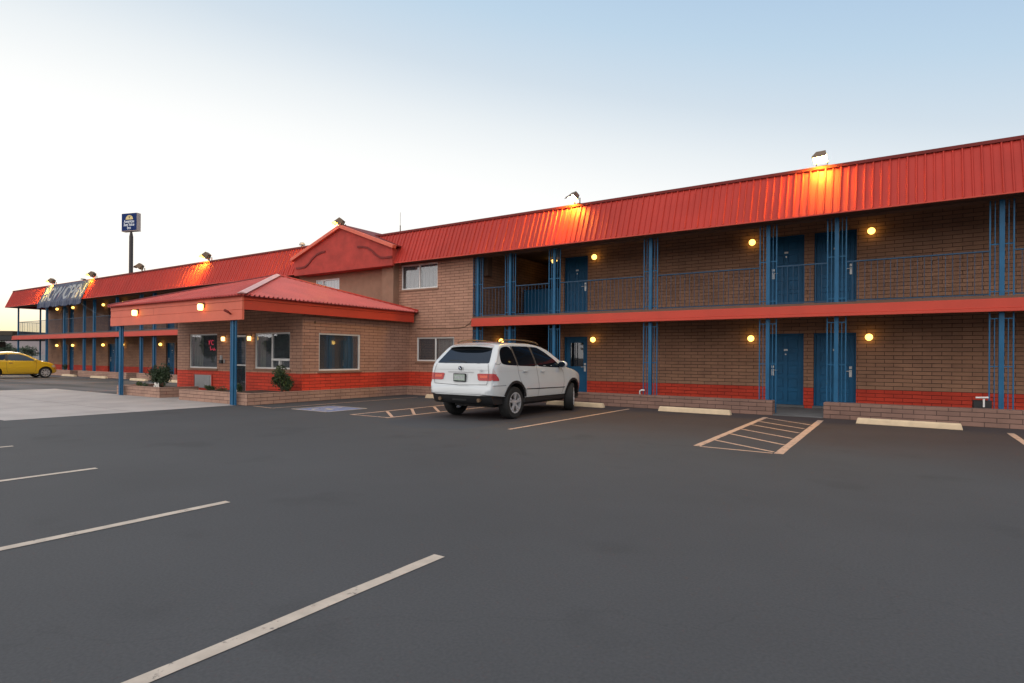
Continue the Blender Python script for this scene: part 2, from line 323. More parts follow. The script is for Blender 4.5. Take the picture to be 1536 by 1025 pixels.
def wall(mb, axis, face, a0,a1,z0,z1, holes, th, sgn, mi=0):
    """solid wall with rectangular openings. axis 'y': face at y=face looking along sgn*y, running along x"""
    A=sorted({a0,a1,*[min(max(h[0],a0),a1) for h in holes],*[min(max(h[1],a0),a1) for h in holes]})
    Z=sorted({z0,z1,*[min(max(h[2],z0),z1) for h in holes],*[min(max(h[3],z0),z1) for h in holes]})
    def solid(i,j):
        if i<0 or j<0 or i>=len(A)-1 or j>=len(Z)-1: return False
        ca,cz=(A[i]+A[i+1])/2,(Z[j]+Z[j+1])/2
        return not any(h[0]<ca<h[1] and h[2]<cz<h[3] for h in holes)
    f,b=face,face-sgn*th
    P=(lambda a,d,z:(a,d,z)) if axis=='y' else (lambda a,d,z:(d,a,z))
    for i in range(len(A)-1):
        for j in range(len(Z)-1):
            if not solid(i,j): continue
            x0,x1,w0,w1=A[i],A[i+1],Z[j],Z[j+1]
            for d in (f,b): mb.add([P(x0,d,w0),P(x1,d,w0),P(x1,d,w1),P(x0,d,w1)],[(0,1,2,3)],mi)
            if not solid(i-1,j): mb.add([P(x0,f,w0),P(x0,b,w0),P(x0,b,w1),P(x0,f,w1)],[(0,1,2,3)],mi)
            if not solid(i+1,j): mb.add([P(x1,f,w0),P(x1,b,w0),P(x1,b,w1),P(x1,f,w1)],[(0,1,2,3)],mi)
            if not solid(i,j-1): mb.add([P(x0,f,w0),P(x1,f,w0),P(x1,b,w0),P(x0,b,w0)],[(0,1,2,3)],mi)
            if not solid(i,j+1): mb.add([P(x0,f,w1),P(x1,f,w1),P(x1,b,w1),P(x0,b,w1)],[(0,1,2,3)],mi)

def weld(o):
    bm=bmesh.new(); bm.from_mesh(o.data); bmesh.ops.remove_doubles(bm,verts=bm.verts,dist=.0005); bmesh.ops.recalc_face_normals(bm,faces=bm.faces); bm.to_mesh(o.data); bm.free()

# ------------------------------------------------------------------ ground and setting
g=MB(); g.add([(-2500,-1500,0),(1500,-1500,0),(1500,3000,0),(-2500,3000,0)],[(0,1,2,3)])
tag(g.build('ground','asphalt',fixn=False),kind='structure')
g=MB()
# concrete driveway under the canopy, slabs with fine joints
xs=[-46,-40,-34,-28.5,-22.6,-19,-15.6]
for i in range(len(xs)-1):
    ya=9.42 if i>=3 else 7.9
    g.add([(xs[i]+.008,4.4,.004),(xs[i+1]-.008,4.4,.004),(xs[i+1]-.008,7.9-.008 if i<3 else 6.9,.004),(xs[i]+.008,7.9-.008 if i<3 else 6.9,.004)],[(0,1,2,3)])
    if i>=3: g.add([(xs[i]+.008,6.916,.004),(xs[i+1]-.008,6.916,.004),(xs[i+1]-.008,9.62,.004),(xs[i]+.008,9.62,.004)],[(0,1,2,3)])
g.add([(-20.1,9.62,.004),(-18.9,9.62,.004),(-18.9,11.62,.004),(-20.1,11.62,.004)],[(0,1,2,3)])
tag(g.build('driveway','concrete',fixn=False),kind='structure')
g=MB(); g.box(-10.3,7,16.3,18.72,-.05,.03); g.box(-2.72,-1.55,15.9,16.3,-.05,.026); g.box(-57,-23,16.9,18.72,-.05,.05)
tag(g.build('walkway','concrete_grey'),kind='structure')

def strip(mb, a, b, w0, w1=None, z=.004):
    w1=w1 or w0; a,b=Vector((*a,0)),Vector((*b,0)); d=(b-a).normalized(); n=Vector((-d.y,d.x,0)); L=(b-a).length; k=max(2,int(L/.25))
    vs=[];fs=[]
    for i in range(k+1):
        t=i/k; c=a.lerp(b,t); w=w0+(w1-w0)*t
        j1=rnd.uniform(-.004,.004); j2=rnd.uniform(-.004,.004)
        vs+=[(*(c+n*(w/2+j1)).xy,z),(*(c-n*(w/2+j2)).xy,z)]
    for i in range(k): fs.append((2*i,2*i+1,2*i+3,2*i+2))
    mb.add(vs,fs)
g=MB()
for x,y0,y1,w in ((-2.72,-1.7,3.18,.097),(-5.38,-1.7,3.2,.095),(-8.26,-1.7,3.22,.095),(-11.245,-1.7,3.27,.09),(-14.0,-1.7,3.2,.09)):
    strip(g,(x,y0),(x+.01,y1),w)
tag(g.build('stall_lines','paint_w',fixn=False),kind='structure')
g=MB()
strip(g,(-2.75,9.52),(-2.75,15.24),.115); strip(g,(-1.53,9.45),(-1.57,15.24),.125)
for z,(a,b) in enumerate([((-2.69,15.03),(-1.65,14.05)),((-2.69,14.12),(-1.65,13.18)),((-2.69,13.32),(-1.64,12.37)),((-2.69,12.36),(-1.62,11.43)),((-2.69,11.45),(-1.61,10.5)),((-2.69,10.4),(-1.62,9.6)),((-2.69,9.5),(-1.61,9.46))]): strip(g,a,b,.07)
strip(g,(-6.37,9.51),(-6.29,15.34),.085)
strip(g,(1.74,12.5),(1.74,14.85),.11)
strip(g,(-11.0,9.62),(-11.1,15.2),.085); strip(g,(-9.80,9.62),(-9.75,15.2),.085); strip(g,(-10.97,9.66),(-9.84,9.68),.07)
for a,b in (((-10.93,10.75),(-9.86,9.85)),((-10.93,11.65),(-9.86,10.6)),((-10.93,12.55),(-9.86,11.5)),((-10.93,13.45),(-9.86,12.4)),((-10.93,14.35),(-9.86,13.3))): strip(g,a,b,.075)
strip(g,(-14.0,9.57),(-14.0,15.22),.06); strip(g,(-15.01,9.66),(-14.05,9.57),.06)
strip(g,(-41.5,9),(-41.2,15.3),.1); strip(g,(-37.5,8.8),(-37.3,15.3),.1); strip(g,(-33.5,9),(-33.4,15.3),.1); strip(g,(-25.6,8.3),(-25.5,12.5),.1)
tag(g.build('bay_lines','paint_o',fixn=False),kind='structure')
# accessible bay symbol
g=MB(); g.add([(-13.3,9.75,.004),(-12.0,9.75,.004),(-12.0,10.95,.004),(-13.3,10.95,.004)],[(0,1,2,3)])
s=thing('accessible_marking','faded blue accessible parking square painted beside the office planter','marking',(-12.65,10.35,0),wb=True)
g.build('painted_square','paint_blue',s,fixn=False)
g=MB()
for a,b in (((-13.36,9.7),(-11.95,9.7)),((-11.95,9.7),(-11.95,11.0)),((-11.95,11.0),(-13.36,11.0)),((-13.36,11.0),(-13.36,9.7))): strip(g,a,b,.07,z=.008)
cx_,cy_=-12.68,10.3
vs=[];k=20
for i in range(k+1):
    t=R(120)+i/k*R(250); 
    for r in (.26,.33): vs.append((cx_+r*math.cos(t),cy_-.1+r*math.sin(t),.008))
g.add(vs,[(2*i,2*i+1,2*i+3,2*i+2) for i in range(k)])
strip(g,(cx_-.05,cy_+.35),(cx_-.03,cy_-.05),.08,z=.008); strip(g,(cx_-.03,cy_-.03),(cx_+.22,cy_-.05),.07,z=.0085); strip(g,(cx_+.22,cy_-.05),(cx_+.32,cy_-.35),.07,z=.009)
g.lathe([(.07,.0085),(.0,.0087)],(cx_-.06,cy_+.46,0),n=12)
g.build('wheelchair_symbol','paint_w',s,fixn=False)

# distant hills
def hills():
    mb=MB(); vs=[];fs=[]; n=120; r2=random.Random(3)
    ph=[r2.uniform(0,6.28) for _ in range(8)]
    for i in range(n+1):
        az=R(40+ (i/n)*95)   # measured from +Y towards -X
        h=30+9*math.sin(az*9+ph[0])+6*math.sin(az*23+ph[1])+3*math.sin(az*55+ph[2])+1.5*math.sin(az*120+ph[3])
        for rr,hh in ((1250,-1),(1330,h*.45+2*math.sin(az*80+ph[4])),(1400,h*.8+2*math.sin(az*66)),(1460,h),(1700,-1)):
            vs.append((-math.sin(az)*rr,math.cos(az)*rr,hh))
    for i in range(n):
        for k in range(4): a=i*5+k; fs.append((a,a+5,a+6,a+1))
    mb.add(vs,fs); return mb
tag(hills().build('hills','hill',smooth=True),kind='structure')

# ------------------------------------------------------------------ motel building (two storeys, both wings)
B=thing('motel_building','long two-storey tan block motel with red mansard roof, blue doors and posts','building',(0,18,0),wb=True)
XL,XR=-56.2,7.0
DZ0=.10; H1=2.05
lowdoors=[(-10.08,-9.14),(-3.32,-2.35),(-2.10,-1.06),(4.6,5.6),(-53.5,-52.5),(-52.3,-51.4),(-45.76,-44.75),(-44.5,-43.55),(-37.9,-36.9),(-36.7,-35.75),(-30,-29),(-28.8,-27.8)]
holes=[(a,b,DZ0-.2,2.147) for a,b in lowdoors]+[(a,b,2.80,4.967) for a,b in lowdoors]
WY=18.5
w=MB(); wall(w,'y',WY,-10.25,XR,-.02,5.40,[h for h in holes if h[0]>-10.2],.25,-1)
wall(w,'y',WY,XL-.1,-21.7,-.02,5.40,[h for h in holes if h[0]<-21],.25,-1)
o=w.build('wall','brick',B); weld(o); o['label']='brick front wall of the room corridor with a painted red base band'
for q_ in ((XL-.1,XL+.15,WY+.252,30,0,5.4),(XR-.2,XR,WY+.252,30,0,5.4),(-21.95,-21.7,16.26,WY-.002,0,5.4)):
    w=MB(); w.box(*q_); w.build('end_wall','brick',B)
# stair passage
for q_ in ((-12.75,-12.5,16.58,27,0,5.4),(-10.27,-10.25+.2,WY+.252,27,0,5.4),(-12.8,-10.0,27.001,27.2,0,5.4)):
    w=MB(); w.box(*q_); w.build('passage_wall','brick',B)
# centre block wall with two windows
w=MB(); wall(w,'y',16.35,-16.05,-12.5,-.02,5.0,[(-15.93,-14.12,3.93,4.86),(-15.12,-13.33,1.24,2.12)],.23,-1)
o=w.build('center_wall','brick_office',B); weld(o)
w=MB(); w.box(-16.66,-16.052,16.05,16.5,0,4.95)
w.build('pilaster','stucco_tan',B,bevel=.01)
w=MB(); wall(w,'y',16.25,-21.7,-16.662,-.02,4.95,[(-20.85,-19.33,3.6,4.62)],.2,-1)
w.build('stucco_wall','stucco_tan',B)
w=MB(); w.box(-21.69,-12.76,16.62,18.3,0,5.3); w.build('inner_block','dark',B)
w=MB(); w.box(-10.04,XR-.21,WY+.26,WY+.30,0,5.4); w.build('sky_block_sheet','dark',B)  # unseen dark sheets added to stop sky light showing through the door gaps
w=MB(); w.box(XL+.16,-21.96,WY+.26,WY+.30,0,5.4); w.build('sky_block_sheet','dark',B)
# floors
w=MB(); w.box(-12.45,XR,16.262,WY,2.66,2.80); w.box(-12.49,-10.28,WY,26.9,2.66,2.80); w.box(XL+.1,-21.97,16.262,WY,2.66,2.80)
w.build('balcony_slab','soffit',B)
def beam(x0,x1,lab):
    p=thing_part=MB(); p.box(x0,x1,16.16,16.26,2.53,2.735); p.box(x0-.004,x1,16.135,16.26,2.455,2.527)
    o=p.build('balcony_beam','beam',B,bevel=.004); o['label']=lab
beam(-12.42,XR,'bright coral red balcony edge beam of the right wing'); beam(XL+.25,-21.97,'coral balcony edge beam of the left wing')
# soffits
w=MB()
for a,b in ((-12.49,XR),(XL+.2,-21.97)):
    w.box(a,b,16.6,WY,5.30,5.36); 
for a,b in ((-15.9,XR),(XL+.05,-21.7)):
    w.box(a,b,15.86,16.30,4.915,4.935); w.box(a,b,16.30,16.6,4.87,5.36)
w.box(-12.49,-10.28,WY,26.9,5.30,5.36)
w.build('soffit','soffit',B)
# mansard
YB,ZB,YT,ZT=15.82,4.885,16.30,6.09
def mansard(x0,x1,label,cap_left=False):
    mb=MB(); d=Vector((0,YT-YB,ZT-ZB)).normalized(); nrm=Vector((0,-d.z,d.y)); 
    def P(x,t,h=0): return Vector((x,YB+(YT-YB)*t,ZB+(ZT-ZB)*t))+nrm*h
    pitch=.1667; x=x0; vs=[];fs=[]
    prof=[]
    n=int((x1-x0)/pitch)
    for i in range(n+1):
        c=x0+i*pitch
        big = (i%2==0)
        hh=.034 if big else .022
        for dx,h in ((0,0),(.014,hh),(.036,hh),(.05,0)):
            if c+dx<x1: prof.append((c+dx,h))
    prof.append((x1,0))
    for q,h in prof: vs+=[P(q,0,h),P(q,1,h)]
    fs=[(2*i,2*i+2,2*i+3,2*i+1) for i in range(len(prof)-1)]
    mb.add(vs,fs)
    # backing so it has thickness
    mb.add([P(x0,0,-.03),P(x1,0,-.03),P(x1,1,-.03),P(x0,1,-.03)],[(0,1,2,3)])
    mb.add([P(x0,0,0),P(x0,0,-.03),P(x0,1,-.03),P(x0,1,0)],[(0,1,2,3)])
    o=mb.build('mansard_roof','metal_red',B,fixn=False); o['label']=label
    c=MB(); c.bar((x0,YT+.03,ZT+.03),(x1,YT+.03,ZT+.03),.16,.075)
    c.build('cap_flashing','cap_dark',o)
    c=MB(); c.bar((x0,YB-.004,ZB-.012),(x1,YB-.004,ZB-.012),.055,.03)
    c.build('drip_edge','beam',o)
    return o
mansard(-17.3,XR,'ribbed bright red mansard of the right wing'); mo=mansard(XL,-20.6,'ribbed red mansard of the left wing')
# left end of the mansard: hip facing -X
w=MB(); w.add([(XL,YB,ZB),(XL+.45,YT,ZT),(XL+.45,30,ZT),(XL,30,ZB)],[(0,1,2,3)]); w.add([(XL,YB,ZB-.03),(XL,30,ZB-.03),(XL+.6,30,ZB-.03),(XL+.6,YB,ZB-.03)],[(0,1,2,3)])
w.build('hip_end','metal_red',B)
w=MB(); w.box(XL+.3,XR,YT+.06,30,5.40,5.95); w.build('flat_roof','concrete_grey',B)
# gable
gx0,gx1,gp,gz0,gz1,gz2=-21.55,-15.78,-18.6,4.79,5.43,6.46
G=MB(); G.prism([(gx0,gz0),(gx1,gz0),(gx1,gz1),(gp,gz2),(gx0,gz1)],15.72,15.86,'y')
go=G.build('gable','stucco_red',B); go['label']='red stucco gable over the centre of the motel'
w=MB()
for (xa,za),(xb,zb) in (((gx0-.12,gz1-.02),(gp,gz2+.03)),((gp,gz2+.03),(gx1+.12,gz1-.02))):
    w.bar((xa,15.66,za+.03),(xb,15.66,zb+.03),.14,.13,up=(0,1,0)) if False else w.obox(((xa+xb)/2,15.70,(za+zb)/2+.05),((xb-xa)/2,0,(zb-za)/2),(0,.10,0),Vector((-(zb-za),0,(xb-xa))).normalized()*.065)
w.build('rake_trim','fascia',go,bevel=.006)
w=MB()   # gable roof running back
for (xa,za),(xb,zb) in (((gx0-.15,gz1-.03),(gp,gz2+.06)),((gp,gz2+.06),(gx1+.15,gz1-.03))):
    n_=Vector((-(zb-za),0,(xb-xa))).normalized()
    w.obox(((xa+xb)/2,16.9,(za+zb)/2+.10),((xb-xa)/2,0,(zb-za)/2),(0,1.10,0),n_*.02)
w.build('gable_roof','cap_dark',go)
w=MB(); w.box(gx0+.02,gx1-.02,15.862,17.9,4.95,5.42); w.box(gx0+.3,gx1-.3,15.862,16.2,4.80,4.95); w.build('gable_backing','stucco_red',go)
# scroll reliefs
def scroll(sg):
    P_=[(2.82,5.10),(2.5,5.09),(2.2,5.12),(1.98,5.24),(1.75,5.42),(1.5,5.56),(1.25,5.62),(.95,5.64)]
    return [(gp+sg*x,15.715,z) for x,z in P_]
for sg in (-1,1):
    w=MB(); p=scroll(sg)
    for a,b in zip(p[:-1],p[1:]): w.bar(a,b,.075,.05,up=(0,1,0))
    w.build('scroll_relief','cap_dark',go)
# posts
def post(x,y=16.38,z0=0,z1=2.455,plain=False,lower=True):
    m=MB(); m.box(x-.045,x+.045,y-.045,y+.045,z0,z1)
    if not plain:
        for s_ in (-1,1):
            m.box(x+s_*.20-.013,x+s_*.20+.013,y-.013,y+.013,z0,z1)
            zt = z1-.14 if lower else z1-.02
            m.box(x+s_*.115-.008,x+s_*.115+.008,y-.008,y+.008,z0+.3 if lower else z0,zt)
        for zz in ((z1-.14, z0+1.28) if lower else (z0+1.18,z0+.16)):
            m.box(x-.187,x+.187,y-.011,y+.011,zz-.011,zz+.011)
    m.build('post','blue_post',B)
rx=[-12.30,-10.95,-9.26,-6.08,-2.92,-1.36,1.76,4.95]
lx=[-50.11,-47.13,-44.01,-42.55,-39.45,-36.43,-34.93,-31.8,-28.7,-27.2,-24.1]
for x in rx: post(x); post(x,z0=2.74,z1=4.885,lower=False)
for x in lx: post(x,y=16.42); post(x,y=16.42,z0=2.74,z1=4.885,lower=False)
for x,y in ((-55.45,16.4),(-55.75,17.85)): 
    post(x,y=y,plain=True); post(x,y=y,z0=2.46,z1=4.885,plain=True)
# railings
def railing(a,b,zb=2.74,sp=.127):
    a,b=Vector(a),Vector(b); L=(b-a).length; d=(b-a).normalized(); m=MB()
    up=Vector((0,0,1))
    m.bar(a+up*3.78,b+up*3.78,.028,.028); m.bar(a+up*2.84,b+up*2.84,.024,.024)
    n=int(L/sp); 
    for i in range(1,n):
        p=a+d*(L*i/n); m.bar(p+up*2.84,p+up*3.78,.011,.011,up=(1,0,0))
    return m.build('railing','rail',B)
allr=rx+[6.9]
for x0,x1 in zip(allr[:-1],allr[1:]): railing((x0+.2,16.38,0),(x1-.2,16.38,0))
railing((-12.44,16.38,0),(-12.45+.01,16.38,0)) if False else None
al=[-55.45]+lx+[-22.1]
for x0,x1 in zip(al[:-1],al[1:]): railing((x0+(.05 if x0<-55 else .2),16.42,0),(x1-.2,16.42,0))
railing((-55.5,16.45,0),(-55.75,17.8,0),sp=.11); 
# blue stair guard inside the passage
w=MB(); w.box(-12.08,-10.40,19.0,19.05,2.801,3.93); w.box(-12.1,-10.38,18.98,19.07,3.931,3.97)
w.build('stair_guard','blue',B)
# wall mounted cabinet and cable
w=MB(); w.box(-12.498,-12.32,16.95,17.25,4.3,5.02); w.build('wall_cabinet','soffit',B,bevel=.01)
w=MB(); pts=[(-12.46,16.335,2.9),(-12.5,16.335,2.75),(-12.62,16.335,2.58),(-12.85,16.335,2.46),(-13.2,16.335,2.43),(-13.9,16.335,2.44),(-14.6,16.335,2.43),(-15.08,16.335,2.45)]
w.tube(pts,.011,6); w.build('cable','bronze',B,smooth=True)

# doors
def door(parent,x0,x1,z0,z1,y,hinge,glazed=False):
    w_=x1-x0; m=MB()
    f=.05; m.box(x0,x0+f,y-.0,y+.10,z0,z1); m.box(x1-f,x1,y-.0,y+.10,z0,z1); m.box(x0+f,x1-f,y-.0,y+.10,z1-f,z1)
    fr=m.build('door_frame','blue',parent,bevel=.004)
    m=MB(); a0,a1=x0+f+.004,x1-f-.004; b1=z1-f-.004; yy=y+.035
    if not glazed:
        m.box(a0,a1,yy+.022,yy+.05,z0,b1)
        # stiles and rails stand proud of recessed panels
        st=.10; cxm=(a0+a1)/2; rows=5; rail=.10
        m.box(a0,a0+st,yy,yy+.0218,z0,b1); m.box(a1-st,a1,yy,yy+.0218,z0,b1); m.box(cxm-.05,cxm+.05,yy,yy+.0218,z0,b1)
        hh=(b1-z0-rail*(rows+1))/rows
        for k in range(rows+1):
            zz=z0+k*(hh+rail)
            for p,q in ((a0+st,cxm-.05),(cxm+.05,a1-st)): m.box(p,q,yy,yy+.0218,zz,zz+rail)
        for k in range(rows):
            zz=z0+rail+k*(hh+rail)
            for p,q in ((a0+st,cxm-.05),(cxm+.05,a1-st)): m.box(p+.03,q-.03,yy+.006,yy+.0219,zz+.03,zz+hh-.03)
        d=m.build('door','blue',parent,bevel=.003)
    else:
        wall(m,'y',yy,a0,a1,z0,b1,[(a0+.16,a1-.16,z0+1.0,b1-.16)],.045,-1)
        d=m.build('door','blue',parent); weld(d)
        g2=MB(); ga,gb=a0+.16,a1-.16; g2.box(ga,gb,yy+.02,yy+.026,z0+1.0,b1-.16); g2.build('pane','glass_dark',d)
        g2=MB()
        k=ga+.02
        while k<gb-.04: g2.box(k,k+.035,yy+.06,yy+.07,z0+1.35,b1-.2); k+=.075
        g2.build('blind','sign_white',d)
    if hinge:
        h=MB(); hx=(x1-f-.09) if hinge=='R' else (x0+f+.09); s_=-1 if hinge=='R' else 1
        zz=z0+.93
        h.box(hx-.033,hx+.033,yy-.022,yy-.001,zz-.10,zz+.09); h.box(hx-.035,hx+.035,yy-.02,yy-.001,zz+.12,zz+.19)
        h.tube([(hx,yy-.022,zz+.06),(hx,yy-.055,zz+.06),(hx+s_*.13,yy-.058,zz+.055)],.011,8)
        h.build('handle','steel',d,bevel=.004)
        if not glazed:
            h=MB(); cxm=(a0+a1)/2; h.box(cxm-.05,cxm+.05,yy-.008,yy-.001,z0+1.55,z0+1.60); h.build('door_number','steel',d)
            h=MB(); h.lathe([(.022,-.012),(.018,-.001)],(cxm,yy,z0+1.45),'y',12); h.build('peephole','steel',d)
    return d
for i,(a,b) in enumerate(lowdoors):
    hz='L' if i in (1,) else 'R'
    if i>=4: hz='L' if i%2==0 else 'R'
    d=door(B,a,b,DZ0,2.15,WY+.09,hz,glazed=(i==0))
    d['label']='blue ground-floor door with a small barred window' if i==0 else 'blue panelled ground-floor room door'
    d=door(B,a,b,2.92,4.97,WY+.09,hz); d['label']='blue panelled upstairs room door'
    t=MB(); t.box(a-.02,b+.02,WY-.05,WY+.24,.031,DZ0-.001); t.build('door_sill','concrete_grey',B,bevel=.006)
    t=MB(); t.box(a,b,WY+.01,WY+.24,2.801,2.919); t.build('door_sill','concrete_grey',B)

# sliding window with two panes
def window(parent,axis,face,a0,a1,z0,z1,sgn,split=.5,depth=.06,fr='white',gl='glass',sill=True,blind=None,fw=.05):
    P=(lambda m,a,b,d0,d1,c,e:m.box(a,b,min(d0,d1),max(d0,d1),c,e)) if axis=='y' else (lambda m,a,b,d0,d1,c,e:m.box(min(d0,d1),max(d0,d1),a,b,c,e))
    f0=face-sgn*.03; f1=f0-sgn*depth; m=MB()
    P(m,a0,a0+fw,f0,f1,z0,z1); P(m,a1-fw,a1,f0,f1,z0,z1); P(m,a0+fw,a1-fw,f0,f1,z0,z0+fw); P(m,a0+fw,a1-fw,f0,f1,z1-fw,z1)
    w_=m.build('window','white' if fr=='white' else fr,parent,bevel=.003)
    if split:
        c=a0+(a1-a0)*split; m=MB(); P(m,c-fw*.5,c+fw*.5,f0-sgn*.006,f1+sgn*.006,z0+fw,z1-fw); m.build('mullion','white',w_)
    segs=[(a0+fw,a1-fw)] if not split else [(a0+fw,c-fw*.5),(c+fw*.5,a1-fw)]
    for k,(a,b) in enumerate(segs):
        m=MB(); q=f0-sgn*(.02+.012*k); P(m,a,b,q,q-sgn*.005,z0+fw,z1-fw); m.build('pane',gl,w_)
    if blind:
        m=MB(); q=f1-sgn*.05
        for (a,b,mn) in blind:
            n=max(1,int((b-a)/.09))
            for i in range(n):
                aa=a+(b-a)*i/n; bb=a+(b-a)*(i+1)/n; off=.02 if i%2 else 0
                P(m,aa,bb,q-sgn*off,q-sgn*(off+.012),z0+.02,z1-.02)
        m.build('curtain',blind[0][2],w_)
    m=MB(); q=f1-sgn*.12; P(m,a0,a1,q,q-sgn*.01,z0-.0,z1); 
    if not blind or blind[0][2]!='none': m.build('backing','room',w_)
    if sill:
        m=MB(); P(m,a0-.05,a1+.05,face+sgn*.035,face-sgn*.02,z0-.075,z0-.004); m.build('sill','brick_planter' if sill=='brick' else sill,w_,bevel=.006)
    return w_
o=window(B,'y',16.35,-15.93,-14.12,3.93,4.86,-1,.5,blind=[(-15.88,-15.0,'blind'),(-14.95,-14.15,'blind')],sill='stucco_tan'); o['label']='two-pane upstairs window of the centre block'
o=window(B,'y',16.35,-15.12,-13.33,1.24,2.12,-1,.5,gl='glass',blind=[(-14.18,-13.38,'blind')],sill='stucco_tan'); o['label']='two-pane lower window beside the office'
o=window(B,'y',16.25,-20.85,-19.33,3.6,4.62,-1,.3,blind=[(-20.3,-19.35,'sign_white')],sill=False); o['label']='pale window under the gable'

# ------------------------------------------------------------------ office building
O=thing('office_building','single-storey block lobby with red hip roof, pink fascia and white framed windows','building',(-19,12,0),wb=True)
OX,OY,OL=-15.5,11.62,-22.75
win1=(-22.1,-20.25,.93,2.17); win2=(-18.0,-16.12,.97,2.15); odoor=(-19.15,-18.5,0.02,2.10); ptac=(-21.72,-20.58,.22,.69)
w=MB(); wall(w,'y',OY,OL,OX,-.02,2.95,[win1,win2,(-19.45,-18.5,-.1,2.12),ptac],.2,-1); o=w.build('front_wall','brick_office',O); weld(o)
w=MB(); wall(w,'x',OX,OY+.2,16.345,-.02,2.95,[(12.24,13.96,.93,2.14)],.2,1); o=w.build('side_wall','brick_office',O); weld(o)
w=MB(); w.box(OL-.2,OL,OY,16.2,-.02,2.9); w.build('far_side_wall','brick_office',O)
w=MB(); w.box(OL,OX-.21,OY+.25,16.2,.0,.02); w.box(OL,OX-.21,OY+.21,16.2,2.6,2.62); w.box(OL,OX-.21,15.9,16.2,.02,2.6); w.build('lobby_interior','room',O)
w=MB(); w.box(-18.2,-16.2,14.0,14.5,.02,1.1); w.box(-21.9,-20.9,13.6,15.2,.02,.95); w.build('lobby_desk','bark',O)
window(O,'y',OY,*win1,-1,0,sill='stucco_tan',blind=[(-22.0,-21.45,'curtain')],depth=.07)['label']='square office window with a red neon script'
o2=window(O,'y',OY,*win2,-1,.48,sill='stucco_tan',blind=[(-17.9,-17.6,'curtain')],depth=.07); o2['label']='two-pane office window with a service hatch'
m=MB(); m.box(-17.05,-16.17,OY-.02,OY+.09,1.24,1.31); m.box(-16.66,-16.62,OY-.02,OY+.08,1.02,1.24); m.build('hatch_frame','white',o2)
o3=window(O,'x',OX,12.24,13.96,.93,2.14,1,0,sill='stucco_tan',depth=.07,blind=[(12.75,13.0,'curtain_blue'),(13.35,13.8,'curtain_blue')]); o3['label']='wide side window of the office with blue curtains'
m=MB(); m.box(OX-.26,OX-.24,12.45,12.68,.985,1.12); m.build('window_card','sign_white',o3)
# neon script in the window
m=MB()
def sq(pts,z=0): m.tube([(x,OY+.1,zz) for x,zz in pts],.013,6)
bx,bz=-20.95,1.78
sq([(bx,bz+.16),(bx+.02,bz),(bx+.06,bz+.12),(bx+.10,bz+.16)]); sq([(bx+.30,bz+.14),(bx+.2,bz+.16),(bx+.15,bz+.07),(bx+.21,bz),(bx+.30,bz+.02)])
sq([(bx+.08,bz-.06),(bx+.12,bz-.2),(bx+.2,bz-.16)]); sq([(bx+.24,bz-.14),(bx+.3,bz-.2),(bx+.34,bz-.12),(bx+.38,bz-.2),(bx+.44,bz-.18)])
ns=m.build('neon_sign','neon'); ns.location=(0,0,0); tag(ns,'small red neon script sign hanging inside the left office window','sign')
# office door
m=MB(); m.box(-19.45,-19.39,OY+.03,OY+.09,.02,2.10); m.box(-18.56,-18.5,OY+.03,OY+.09,.02,2.10); m.box(-19.39,-18.56,OY+.03,OY+.09,2.03,2.10); m.box(-19.39,-18.56,OY+.04,OY+.08,.02,.16); m.box(-19.39,-18.56,OY+.04,OY+.08,1.05,1.09)
d=m.build('office_door','white',O,bevel=.003); m=MB(); m.box(-19.39,-18.56,OY+.055,OY+.061,.16,2.03); m.build('pane','glass',d)
# through-wall air conditioner
m=MB(); m.box(*ptac[:2],OY+.0,OY+.12,*ptac[2:]); 
z=ptac[2]+.03
while z<ptac[3]-.03: m.box(ptac[0]+.06,ptac[1]-.12,OY-.02,OY-.001,z,z+.022); z+=.042
m.build('air_conditioner','grille',O); m=MB(); 
m.box(ptac[0]-.03,ptac[0],OY-.025,OY-.001,ptac[2],ptac[3]+.03); m.box(ptac[1],ptac[1]+.05,OY-.025,OY-.001,ptac[2],ptac[3]+.03); m.box(ptac[0],ptac[1],OY-.025,OY-.001,ptac[3]+.001,ptac[3]+.05); m.build('air_conditioner_frame','beam',O)
m=MB(); m.box(-20.02,-19.86,OY-.07,OY-.001,1.12,1.24,0); m.box(-19.99,-19.89,OY-.05,OY-.001,1.241,1.40,1); m.box(-19.80,-19.74,OY-.03,OY-.001,1.13,1.26,1); m.build('intercom',['black','grille'],O,bevel=.006)
m=MB(); m.box(OX+.001,OX+.02,12.05,12.10,2.42,2.50); m.build('wall_bracket','bronze',O)
# canopy fascia
FX0,FX1,FY0=-23.0,-15.12,9.38
m=MB()
m.box(FX0,FX1+.02,FY0-.02,FY0+.05,2.385,2.665); m.box(FX0,FX1+.012,FY0-.008,FY0+.05,2.672,2.895); m.box(FX0,FX1+.018,FY0-.016,FY0+.05,2.902,3.045)
o=m.build('front_fascia','fascia',O,bevel=.004); o['label']='lapped coral board fascia over the office front'
m=MB(); m.box(-20.0,-19.994,FY0-.0095,FY0-.004,2.673,2.894); m.build('board_joint','cap_dark',o)
m=MB(); m.box(FX1-.05,FX1,FY0+.052,16.2,2.67,2.925); m.box(FX1-.05,FX1+.014,FY0+.052,16.2,2.932,3.045)
o=m.build('side_fascia','beam',O,bevel=.004); o['label']='long bright red fascia on the office side'  # redder than the front boards: its dimmer light is put into the colour
m=MB(); m.box(FX0,FX0+.05,FY0+.052,16.2,2.67,3.045); m.build('far_fascia','beam',O)
m=MB(); m.box(FX0+.052,FX1-.052,FY0+.052,16.3,2.90,2.94); m.build('canopy_soffit','soffit',O)
